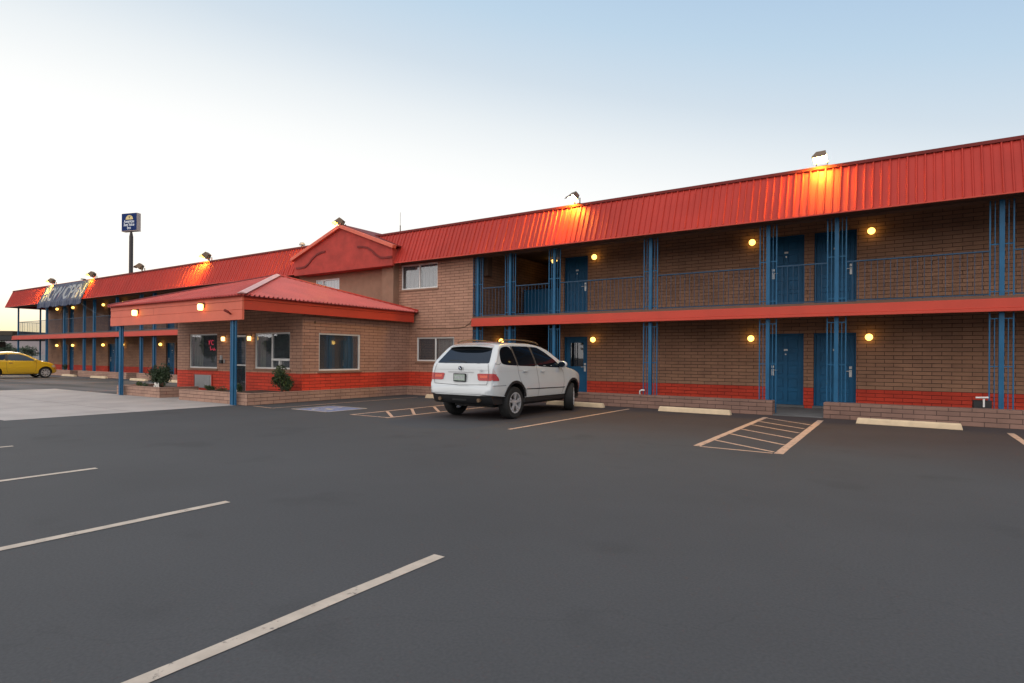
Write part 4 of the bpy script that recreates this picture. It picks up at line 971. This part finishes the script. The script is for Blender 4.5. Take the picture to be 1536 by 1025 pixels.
def thick_line(pts,w):
    L=[];Rr=[]
    for i,p in enumerate(pts):
        a=pts[max(0,i-1)];b=pts[min(len(pts)-1,i+1)]; d=Vector((b[0]-a[0],b[1]-a[1])).normalized(); n=Vector((-d.y,d.x))*w/2
        L.append((p[0]+n.x,p[1]+n.y)); Rr.append((p[0]-n.x,p[1]-n.y))
    return L+Rr[::-1]
def make_shell(name, vs, fs, arches, m, liner, parent, inset=.30):
    me=bpy.data.meshes.new(name); me.from_pydata(vs,[],fs); me.materials.append(M[m]); me.materials.append(M[liner])
    bm=bmesh.new(); bm.from_mesh(me); bmesh.ops.recalc_face_normals(bm,faces=bm.faces); bm.to_mesh(me)
    bvh=BVHTree.FromBMesh(bm); bm.free()
    o=bpy.data.objects.new(name,me); col.objects.link(o)
    cs=[]
    for (x,z,r_,yo,yi) in arches:
        for sd in (-1,1):
            c=MB(); c.lathe([(r_,min(sd*yi,sd*yo)),(r_,max(sd*yi,sd*yo))],(x,0,z),'y',40)
            co=c.build('cutter',[liner]); cs.append(co)
            md=o.modifiers.new('b','BOOLEAN'); md.object=co; md.operation='DIFFERENCE'; md.solver='EXACT'; md.material_mode='TRANSFER'
    dg=bpy.context.evaluated_depsgraph_get(); dg.update()
    me2=bpy.data.meshes.new_from_object(o.evaluated_get(dg))
    o.modifiers.clear(); o.data=me2; me2.name=name
    for c in cs: bpy.data.objects.remove(c)
    me2.shade_smooth(); me2.set_sharp_from_angle(angle=R(38))
    o.parent=parent
    return o,bvh
def wheel(parent,x,y,z,r_,wd,rimr,spokes,side,steer=0,double=True):
    """side +1: outer face towards +y"""
    e=MB(); s=side
    prof=[(rimr,-wd/2),(r_-.035,-wd/2-.002),(r_-.008,-wd/2+.03),(r_,-wd/2+.06),(r_,wd/2-.06),(r_-.008,wd/2-.03),(r_-.035,wd/2+.002),(rimr,wd/2)]
    e.lathe(prof,(0,0,0),'y',40,cap=False)
    Rm=Matrix.Rotation(steer,4,'Z'); base=Matrix.Translation((x,y,z))@Rm
    def fin(mb,name,m,par,sm=30.,bev=0):
        mb.v=[tuple(base@Vector(v)) for v in mb.v]; return mb.build(name,m,par,smooth=sm,bevel=bev)
    wh=fin(e,'tyre','tire',parent)
    e=MB(); o1=s*wd/2
    ring=[(rimr+.004,o1*.98),(rimr+.004,o1*1.02),(rimr-.02,o1*1.0),(rimr-.03,o1*.55),(rimr-.035,-o1*.6)]
    e.lathe(ring,(0,0,0),'y',40,cap=False)
    for k in range(spokes):
        for dd in ((-.09,.09) if double else (0,)):
            a=2*math.pi*k/spokes+.3; p0=Vector((math.cos(a+dd*.6)*.05,o1*.82,math.sin(a+dd*.6)*.05)); p1=Vector((math.cos(a+dd*1.6)*(rimr-.01),o1*.93,math.sin(a+dd*1.6)*(rimr-.01)))
            e.bar(p0,p1,(.034 if double else .05),.03,up=(0,1,0))
    e.lathe([(.075,o1*.6),(.075,o1*.9),(.04,o1*.97),(1e-6,o1*.98)],(0,0,0),'y',20)
    fin(e,'rim','rim',wh)
    e=MB(); e.lathe([(rimr-.05,o1*.40),(rimr-.05,o1*.35)],(0,0,0),'y',30); fin(e,'brake_disc','black',wh)
    return wh

def suv():
    T=thing('parked_suv','white sport utility car parked nose-in, rear towards the camera, front wheels turned','car',(-8.27,10.28,0),R(90))
    Lc=4.66
    zt=catmull([(0,.60),(.012,.70),(.03,.745),(.06,.765),(.085,.80),(.10,.90),(.115,1.05),(.135,1.20),(.165,1.27),(.30,1.415),(.45,1.575),(.54,1.665),(.62,1.71),(.8,1.745),(1.2,1.768),(1.8,1.768),(2.3,1.725),(2.62,1.645),(2.95,1.47),(3.25,1.31),(3.42,1.215),(3.6,1.17),(3.9,1.12),(4.2,1.05),(4.4,.985),(4.52,.91),(4.60,.80),(4.64,.70),(4.66,.6)])
    zb=lambda x: .50+0.0 if x<.25 else (.44 if x<4.3 else .42)
    zb=catmull([(0,.56),(.04,.55),(.5,.50),(1.3,.44),(3.2,.44),(4.3,.42),(4.66,.45)])
    A=catmull([(0,.72),(.02,.775),(.06,.835),(.15,.89),(.35,.925),(1,.935),(3.3,.935),(3.9,.915),(4.2,.865),(4.4,.78),(4.55,.66),(4.62,.56),(4.66,.45)])
    def wf(z,x):
        lo=1-.05*max(0,(.72-z)/.3)**2
        bump=1-.02*max(0,(z-.80)/.35)
        g=bump*lo
        if z>1.20: g=.978-.40*(z-1.20)-.25*(z-1.20)**2
        if x<.25 and z>.80: g*=.965+.035*min(1,max(0,(x-.06)/.19))
        if 1.20-.04<z<=1.20: pass
        return g
    st=[0,.006,.012,.02,.03,.045,.06,.072,.085,.095,.105,.115,.125,.135,.15,.165,.19,.22,.26,.30,.34,.38,.42,.46,.50,.54,.58,.62,.68,.74]
    x=.8
    while x<4.3: st.append(x); x+=.06
    st+=[4.32,4.36,4.4,4.44,4.48,4.52,4.55,4.58,4.6,4.62,4.64,4.65,4.66]
    vs,fs=car_body(Lc,zt,zb,A,wf,st,h=.075,crown=.03,rw=.085)
    xr,xf=.95,3.77; zr=.37
    body,bvh=make_shell('body',vs,fs,[(xr,zr+.03,.425,1.2,.60),(xf,zr+.03,.425,1.2,.55)],'car_white','black',T)
    ov=lambda poly,mode,name,m,par=body,**k: overlay(bvh,poly,mode,name=name,m=m,parent=par,**k)
    # glass: right side is y negative
    for sd in (-1,1):
        q=[(.42,1.30),(.50,1.235),(.97,1.215),(1.03,1.215),(1.03,1.655),(.68,1.64),(.50,1.52)]
        ov(chaikin(q,2,.22),'side','side_window','car_glass',side=sd,off=.004)
        q=[(1.07,1.21),(1.84,1.19),(1.84,1.665),(1.07,1.66)]
        ov(chaikin(q,1,.06),'side','side_window','car_glass',side=sd,off=.004)
        q=[(1.89,1.19),(3.10,1.145),(2.86,1.33),(2.50,1.53),(2.22,1.645),(1.89,1.665)]
        ov(chaikin(q,2,.10),'side','side_window','car_glass',side=sd,off=.004)
        # black pillar band between windows
        for a,b in ((1.018,1.082),(1.828,1.902)):
            ov([(a,1.207),(b,1.205),(b,1.66),(a,1.655)],'side','window_pillar','gap',side=sd,off=.006)
        # panel gaps
        for pts in ([(1.05,1.21),(1.07,1.05),(1.16,.86),(1.30,.72),(1.42,.62),(1.44,.46)],[(1.865,1.19),(1.93,.95),(1.98,.70),(1.96,.46)],[(3.1,1.14),(3.22,1.0),(3.24,.80),(3.20,.6),(3.14,.46)],[(.10,.775),(.30,.775),(.56,.775)],[(.14,1.265),(.34,1.24),(.42,1.28)]):
            ov(thick_line(pts,.010),'side','panel_gap','gap',side=sd,off=.0025,step=.05)
        ov(thick_line([(1.40,.665),(3.28,.645)],.022),'side','side_moulding','black',side=sd,off=.006)
        ov(thick_line([(.32,1.085),(1.2,1.095),(2.2,1.08),(3.2,1.045)],.006),'side','crease_shade_line','grille',side=sd,off=.002)  # grey strip painted on for the shade line of a body crease
        # arch cladding
        for (xc,a0,a1) in ((xr,-8,188),(xf,-8,188)):
            P_=[];n=28
            for i in range(n+1): a=R(a0+(a1-a0)*i/n); P_.append((xc+.415*math.cos(a),zr+.03+.415*math.sin(a)))
            for i in range(n,-1,-1): a=R(a0+(a1-a0)*i/n); P_.append((xc+.475*math.cos(a),zr+.03+.475*math.sin(a)))
            ov(P_,'side','arch_cladding','black',side=sd,off=.012,step=.07)
        # handles
        for hx,hz in ((1.28,1.085),(2.07,1.075)):
            m=MB(); hit,nr,_,_=bvh.ray_cast(Vector((hx,sd*3,hz)),Vector((0,-sd,0)))
            y=hit.y; m.bar((hx-.02,y+sd*.022,hz),(hx+.17,y+sd*.026,hz),.024,.034); m.build('door_handle','car_white',body,bevel=.008,seg=2)
        # mirror
        m=MB(); y=sd*.90
        m.add([],[])
        c=Vector((2.98,sd*1.03,1.235)); m.lathe([(1e-6,-.06),(.07,-.055),(.105,-.02),(.10,.04),(.05,.085),(1e-6,.09)],(0,0,0),'x',16)
        m.v=[(c.x+v[0],c.y+v[1]*1.15,c.z+v[2]*.82) for v in m.v]
        mi_=m.build('mirror','car_white',body,smooth=True)
        m=MB(); m.bar((3.02,sd*.88,1.19),(2.99,sd*1.0,1.21),.06,.05); m.build('mirror_arm','black',mi_); m=MB(); m.lathe([(.085,-.062),(.085,-.055)],(0,0,0),'x',16); m.v=[(c.x+v[0],c.y+v[1]*1.15,c.z+v[2]*.8) for v in m.v]; m.build('mirror_glass','car_glass',mi_)
        # roof rail
        m=MB(); pts=[(.75,1.735),(.9,1.785),(1.3,1.81),(1.9,1.805),(2.35,1.765),(2.45,1.72)]
        m.tube([(px,sd*.60,pz+.005) for px,pz in pts],.016,8); m.build('roof_rail','bronze',body,smooth=True)
        # sills
        m=MB(); m.box(1.36,3.34,min(sd*.76,sd*.90),max(sd*.76,sd*.90),.34,.455); m.build('sill','black',T,bevel=.02)
    # rear glass
    g=[(-.70,1.262),(.70,1.262),(.735,1.275),(.60,1.60),(.56,1.632),(-.56,1.632),(-.60,1.60),(-.735,1.275)]
    rg=ov(chaikin(g,1,.15),'rear','rear_window','car_glass',off=.004,step=.05)
    # spoiler lip
    m=MB(); n=14
    vs=[];fs=[]
    for i in range(n+1):
        y=-.60+1.2*i/n; e=(abs(y)/.60)**3; xx=.36+.10*e; zz=1.655-.035*e
        vs+=[(xx,y,zz-.012),(xx,y,zz+.012),(xx+.12,y,zz+.042),(xx+.22,y,zz+.052),(xx+.2,y,zz-.01)]
    for i in range(n):
        for k in range(5): a=i*5+k; b_=i*5+(k+1)%5; fs.append((a,b_,b_+5,a+5))
    fs+=[(0,1,2,3,4),tuple(n*5+k for k in (4,3,2,1,0))]
    m.add(vs,fs); m.build('roof_spoiler','car_white',body,smooth=50.)
    # black band below spoiler
    g=[(-.60,1.56),(.60,1.56),(.585,1.61),(.55,1.637),(-.55,1.637),(-.585,1.61)]
    ov(chaikin(g,1,.2),'rear','window_shade_band','black',off=.006,step=.05)
    m=MB(); m.tube([(.165,-.1,1.285),(.20,.1,1.315),(.215,.42,1.325)],.011,6); m.build('rear_wiper','black',body)
    # tail lamps
    for sd in (-1,1):
        q=[(sd*.50,.885),(sd*.86,.885),(sd*.90,1.04),(sd*.46,1.04)]
        o=ov(chaikin(q,1,.1),'rear','tail_lamp','tail_red',off=.010,step=.04)
        q=[(sd*.55,.945),(sd*.74,.945),(sd*.74,1.0),(sd*.53,1.0)]
        ov(q,'rear','lamp_lens','tail_orange',par=o,off=.013,step=.05)
        q=[(.132,.885),(.30,.885),(.27,.96),(.20,1.03),(.132,1.045)]
        o=ov(chaikin(q,1,.1),'side','tail_lamp','tail_red',side=sd,off=.010,step=.03)
        q=[(.137,1.05),(.15,1.15),(.19,1.10),(.23,1.03),(.2,1.035),(.13,1.047)]
        ov(q,'side','lamp_lens','tail_clear',par=o,side=sd,off=.008,step=.03)
        ov(thick_line([(sd*.735,.80),(sd*.77,.90),(sd*.775,1.05),(sd*.73,1.24)],.009),'rear','panel_gap','gap',off=.012,step=.04)
    ov(thick_line([(-.74,.80),(0,.775),(.74,.80)],.010),'rear','panel_gap','gap',off=.004,step=.04)
    ov([(-.36,1.055),(.36,1.055),(.36,1.075),(-.36,1.075)],'rear','handle_strip','grille',off=.010,step=.05)
    ov([(-.75,1.115),(.75,1.115),(.75,1.121),(-.75,1.121)],'rear','crease_shade_line','grille',off=.003,step=.05)  # tailgate crease, its shade drawn as a thin grey strip
    # plate
    m=MB(); m.box(.060,.085,-.17,.17,.855,1.035,0); m.box(.056,.0598,-.15,.15,.878,1.012,1); 
    for k in range(6): m.box(.0535,.0558,-.12+k*.042,-.095+k*.042,.915,.975,2)
    m.build('licence_plate',['black','plate','rim'],body)
    # roundel
    m=MB(); m.lathe([(.045,.075),(.045,.09)],(0,0,1.155),'x',20,0)
    for k in range(4):
        a0=k*math.pi/2; p=[(.0735,0,1.155)]+[(.0735,.03*math.cos(a0+j*math.pi/12),1.155+.03*math.sin(a0+j*math.pi/12)) for j in range(7)]
        m.add(p,[(0,i,i+1) for i in range(1,7)],1+k%2)
    m.build('badge',['black','sign_white','sign_blue'],body)
    tv,tf=text_mesh('X5',.075,ext=.004); m=MB(); m.add([(.088-z,-.58-x,1.065+y+.012) for x,y,z in tv],tf); m.build('badge_lettering','rim',body)
    # lower bumper
    m=MB(); n=16; vs=[];fs=[]
    for i in range(n+1):
        y=-.84+1.68*i/n; e=(abs(y)/.84)**4; xx=.03+.10*e
        vs+=[(xx,y,.585),(xx+.015,y,.50),(xx+.05,y,.40),(xx+.10,y,.36),(xx+.42,y,.36),(xx+.42,y,.585)]
    for i in range(n):
        for k in range(6): a=i*6+k; b_=i*6+(k+1)%6; fs.append((a,b_,b_+6,a+6))
    fs+=[tuple(range(6)),tuple(n*6+k for k in range(5,-1,-1))]
    m.add(vs,fs); lb=m.build('lower_bumper','black',T,smooth=40.)
    m=MB()
    for y in (-.55,.55): m.lathe([(.038,-.02),(.042,-.02),(.042,.12)],(.05,y,.455),'x',14)
    m.build('exhaust','bronze',lb)
    m=MB(); m.box(.055,.07,-.2,.2,.43,.50); m.build('tow_recess','tire',lb)
    m=MB(); m.box(3.98,4.55,-.70,.70,.28,.46); m.build('front_valance','black',T,bevel=.05)
    m=MB(); m.box(.6,3.9,-.55,.55,.26,.46); m.build('underbody','black',T)
    # windshield + headlamps (away from camera)
    ov(chaikin([(2.66,-.55),(3.36,-.72),(3.36,.72),(2.66,.55)],1,.1),'top','windscreen','car_glass',off=.004,step=.08)
    for sd in (-1,1): ov(chaikin([(sd*.35,.74),(sd*.70,.74),(sd*.72,.86),(sd*.36,.84)],1,.15),'front','headlamp','tail_clear',off=.006,step=.05)
    for x,y,st_ in ((xr,-.80,0),(xr,.80,0),(xf,-.80,R(24)),(xf,.80,R(24))):
        wheel(T,x,y,zr,.37,.245,.235,5,1 if y>0 else -1,st_)
suv()

def small_car():
    fx,fy=.833,.553
    # nose position
    p=Vector((-41.6,12.2,0)); 
    T=thing('parked_hatchback','small yellow rounded hatchback parked at the far left, nose towards the building','car',(-42.78,10.78,0),R(90))
    zt=catmull([(0,.62),(.02,.72),(.06,.85),(.12,.96),(.18,1.03),(.32,1.16),(.50,1.32),(.70,1.43),(1.0,1.50),(1.4,1.525),(1.75,1.50),(2.05,1.41),(2.35,1.25),(2.62,1.09),(2.78,1.02),(3.0,.975),(3.25,.91),(3.42,.82),(3.52,.70),(3.57,.58),(3.60,.48)])
    zb=catmull([(0,.36),(.3,.28),(1,.24),(2.8,.24),(3.4,.26),(3.60,.34)])
    A=catmull([(0,.60),(.03,.66),(.1,.73),(.3,.79),(.8,.815),(2.8,.815),(3.1,.79),(3.35,.72),(3.5,.60),(3.57,.50),(3.60,.40)])
    def wf(z,x):
        g=1-.06*max(0,(.55-z)/.3)**2
        if z>.62: g-=.05*(z-.62)/.38
        if z>1.0: g=.95-.48*(z-1.0)-.1*(z-1.0)**2
        return g
    st=[0,.01,.02,.04,.06,.09,.12,.15,.18,.22,.27,.32,.4]; x=.48
    while x<3.2: st.append(x); x+=.07
    st+=[3.25,3.3,3.35,3.4,3.44,3.48,3.52,3.55,3.57,3.585,3.6]
    vs,fs=car_body(3.6,zt,zb,A,wf,st,h=.10,crown=.04,rw=.12)
    xr,xf,zr=.58,2.93,.31
    body,bvh=make_shell('body',vs,fs,[(xr,zr+.02,.355,1.1,.5),(xf,zr+.02,.355,1.1,.5)],'car_yellow','black',T)
    ov=lambda poly,mode,name,m,par=body,**k: overlay(bvh,poly,mode,name=name,m=m,parent=par,**k)
    for sd in (-1,1):
        ov(chaikin([(.62,1.06),(1.05,1.03),(1.10,1.36),(.92,1.36),(.72,1.25)],2,.2),'side','side_window','car_glass',side=sd,off=.004)
        ov(chaikin([(1.20,1.02),(2.50,1.0),(2.30,1.12),(2.02,1.29),(1.75,1.38),(1.20,1.385)],2,.12),'side','side_window','glass_dark',side=sd,off=.004)
        ov([(1.06,1.02),(1.21,1.015),(1.21,1.39),(1.06,1.38)],'side','window_pillar','gap',side=sd,off=.003)
        for pts in ([(1.15,1.02),(1.12,.8),(1.13,.5),(1.2,.32)],[(2.48,1.0),(2.50,.75),(2.45,.40),(2.40,.32)],[(1.2,.32),(2.4,.32)]):
            ov(thick_line(pts,.010),'side','panel_gap','gap',side=sd,off=.003,step=.06)
        m=MB(); hit,nr,_,_=bvh.ray_cast(Vector((1.3,sd*3,.88)),Vector((0,-sd,0))); m.bar((1.22,hit.y+sd*.015,.88),(1.40,hit.y+sd*.015,.88),.02,.03); m.build('door_handle','chrome',body)
        m=MB(); c=Vector((2.42,sd*.90,1.03)); m.lathe([(1e-6,-.06),(.06,-.05),(.085,0),(.05,.06),(1e-6,.07)],(0,0,0),'x',14); m.v=[(c.x+v[0],c.y+v[1],c.z+v[2]*.85) for v in m.v]; m.build('mirror','car_yellow',body,smooth=True)
        m=MB(); m.bar((2.44,sd*.76,1.0),(2.42,sd*.87,1.02),.05,.04); m.build('mirror_arm','black',body)
        q=[(3.22,.70),(3.30,.62),(3.42,.62),(3.46,.70),(3.38,.78)]
        ov(chaikin(q,2,.25),'side','headlamp','tail_clear',side=sd,off=.008,step=.04)
        q=[(3.47,.54),(3.40,.52),(3.38,.57),(3.44,.60)]
        ov(q,'side','indicator_lamp','tail_orange',side=sd,off=.008,step=.04)
        P_=[];n=24
        for i in range(n+1): a=R(-5+190*i/n); P_.append((xf+.345*math.cos(a),zr+.02+.345*math.sin(a)))
        for i in range(n,-1,-1): a=R(-5+190*i/n); P_.append((xf+.385*math.cos(a),zr+.02+.385*math.sin(a)))
        ov(P_,'side','arch_trim','car_yellow',side=sd,off=.014,step=.07)
    ov(chaikin([(2.12,-.48),(2.66,-.66),(2.66,.66),(2.12,.48)],1,.1),'top','windscreen','car_glass',off=.004,step=.08)
    ov(chaikin([(-.5,1.05),(.5,1.05),(.42,1.36),(-.42,1.36)],1,.1),'rear','rear_window','car_glass',off=.004)
    m=MB(); m.box(.9,2.6,-.6,.6,.2,.3); m.build('underbody','black',T)
    for x,y in ((xr,-.71),(xr,.71),(xf,-.71),(xf,.71)): wheel(T,x,y,zr,.31,.19,.215,8,1 if y>0 else -1,0,double=False)
small_car()

# ------------------------------------------------------------------ camera
CX,CY,F=768,535.10,884.07
yaw,pit,rol=.585790,.00148525,.00729575
fw=Vector((-math.sin(yaw)*math.cos(pit),math.cos(yaw)*math.cos(pit),math.sin(pit)))
r0=Vector((math.cos(yaw),math.sin(yaw),0)); u0=r0.cross(fw)
rr=math.cos(rol)*r0+math.sin(rol)*u0; uu=-math.sin(rol)*r0+math.cos(rol)*u0
cd=bpy.data.cameras.new('camera'); cam=bpy.data.objects.new('camera',cd); col.objects.link(cam)
cam.matrix_world=Matrix(((rr.x,uu.x,-fw.x,0),(rr.y,uu.y,-fw.y,0),(rr.z,uu.z,-fw.z,1.40),(0,0,0,1)))
cd.sensor_width=36; cd.lens=F/1536*36; cd.shift_y=(CY-512.5)/1536; cd.clip_end=6000; cd.clip_start=.05
sc.camera=cam

# ------------------------------------------------------------------ light
SUN_AZ=R(72)      # from +Y towards -X
SUN_EL=R(4)
wd=bpy.data.worlds.new('World'); sc.world=wd; wd.use_nodes=True; nt=wd.node_tree; nt.nodes.clear(); L=nt.links.new
out=nn(nt,'ShaderNodeOutputWorld'); bg=nn(nt,'ShaderNodeBackground')
sky=nn(nt,'ShaderNodeTexSky',sky_type='NISHITA'); sky.sun_disc=False; sky.sun_elevation=SUN_EL; sky.sun_rotation=-SUN_AZ; sky.air_density=1.0; sky.dust_density=2.5; sky.ozone_density=2.0
tc=nn(nt,'ShaderNodeTexCoord'); nv=nn(nt,'ShaderNodeVectorMath',operation='NORMALIZE'); L(tc.outputs['Generated'],nv.inputs[0])
sx=nn(nt,'ShaderNodeSeparateXYZ'); L(nv.outputs[0],sx.inputs[0])
dt=nn(nt,'ShaderNodeVectorMath',operation='DOT_PRODUCT'); L(nv.outputs[0],dt.inputs[0]); dt.inputs[1].default_value=(-math.sin(SUN_AZ),math.cos(SUN_AZ),0)
q=nn(nt,'ShaderNodeMath',operation='MULTIPLY_ADD'); L(dt.outputs['Value'],q.inputs[0]); q.inputs[1].default_value=-.26; L(sx.outputs[2],q.inputs[2])
q2=nn(nt,'ShaderNodeMapRange'); q2.inputs[1].default_value=-.25; q2.inputs[2].default_value=.75; L(q.outputs[0],q2.inputs[0])
cr=nn(nt,'ShaderNodeValToRGB'); L(q2.outputs[0],cr.inputs[0]); e=cr.color_ramp.elements
stops=[(-.25,(1.12,1.08,1.0)),(.05,(1.06,1.06,1.04)),(.11,(.98,1.0,1.0)),(.17,(.86,.91,.94)),(.245,(.67,.77,.86)),(.33,(.53,.69,.84)),(.42,(.43,.60,.80)),(.75,(.32,.50,.74))]
e[0].position=0; e[0].color=(*stops[0][1],1); e[1].position=1; e[1].color=(*stops[-1][1],1)
for p,c in stops[1:-1]: k=e.new(p+.25); k.color=(*c,1)
# sky overhead and behind the viewer, brightened as added fill light
def mr_(src,a,b_):
    m=nn(nt,'ShaderNodeMapRange',interpolation_type='SMOOTHSTEP'); m.inputs[1].default_value=a; m.inputs[2].default_value=b_; L(src,m.inputs[0]); return m.outputs[0]
mixz=nn(nt,'ShaderNodeMix',data_type='RGBA'); L(mr_(sx.outputs[2],.58,.9),mixz.inputs[0]); L(cr.outputs[0],mixz.inputs[6]); mixz.inputs[7].default_value=(.95,.97,1.02,1)
ny=nn(nt,'ShaderNodeMath',operation='MULTIPLY'); L(sx.outputs[1],ny.inputs[0]); ny.inputs[1].default_value=-1
mixb=nn(nt,'ShaderNodeMix',data_type='RGBA'); L(mr_(ny.outputs[0],-.05,.55),mixb.inputs[0]); L(mixz.outputs[2],mixb.inputs[6]); mixb.inputs[7].default_value=(1.72,1.67,1.66,1)
# pale yellow low down towards the set sun
hz=nn(nt,'ShaderNodeMath',operation='MULTIPLY'); L(mr_(sx.outputs[2],.085,.0),hz.inputs[0]); L(mr_(dt.outputs['Value'],.75,.97),hz.inputs[1])
mixy=nn(nt,'ShaderNodeMix',data_type='RGBA'); L(hz.outputs[0],mixy.inputs[0]); L(mixb.outputs[2],mixy.inputs[6]); mixy.inputs[7].default_value=(1.1,.96,.52,1)
ns_=nn(nt,'ShaderNodeVectorMath',operation='SCALE'); L(sky.outputs[0],ns_.inputs[0]); ns_.inputs['Scale'].default_value=.012*10*.35
rs_=nn(nt,'ShaderNodeVectorMath',operation='SCALE'); L(mixy.outputs[2],rs_.inputs[0]); rs_.inputs['Scale'].default_value=10*.97
ad_=nn(nt,'ShaderNodeVectorMath',operation='ADD'); L(ns_.outputs[0],ad_.inputs[0]); L(rs_.outputs[0],ad_.inputs[1])
bg.inputs[1].default_value=.1
L(ad_.outputs[0],bg.inputs[0]); L(bg.outputs[0],out.inputs[0])
sd=bpy.data.lights.new('sun','SUN'); sd.energy=.6; sd.angle=R(20); sd.color=(1,.85,.7); so=bpy.data.objects.new('sun',sd); col.objects.link(so)
dirv=Vector((-math.sin(SUN_AZ)*math.cos(SUN_EL),math.cos(SUN_AZ)*math.cos(SUN_EL),math.sin(SUN_EL)))
so.rotation_euler=dirv.to_track_quat('Z','Y').to_euler()

sc.render.engine='CYCLES'
sc.view_settings.view_transform='Standard'; sc.view_settings.look='None'; sc.view_settings.exposure=0; sc.view_settings.gamma=1
for o in bpy.data.objects:
    if 'world_built' in o: del o['world_built']
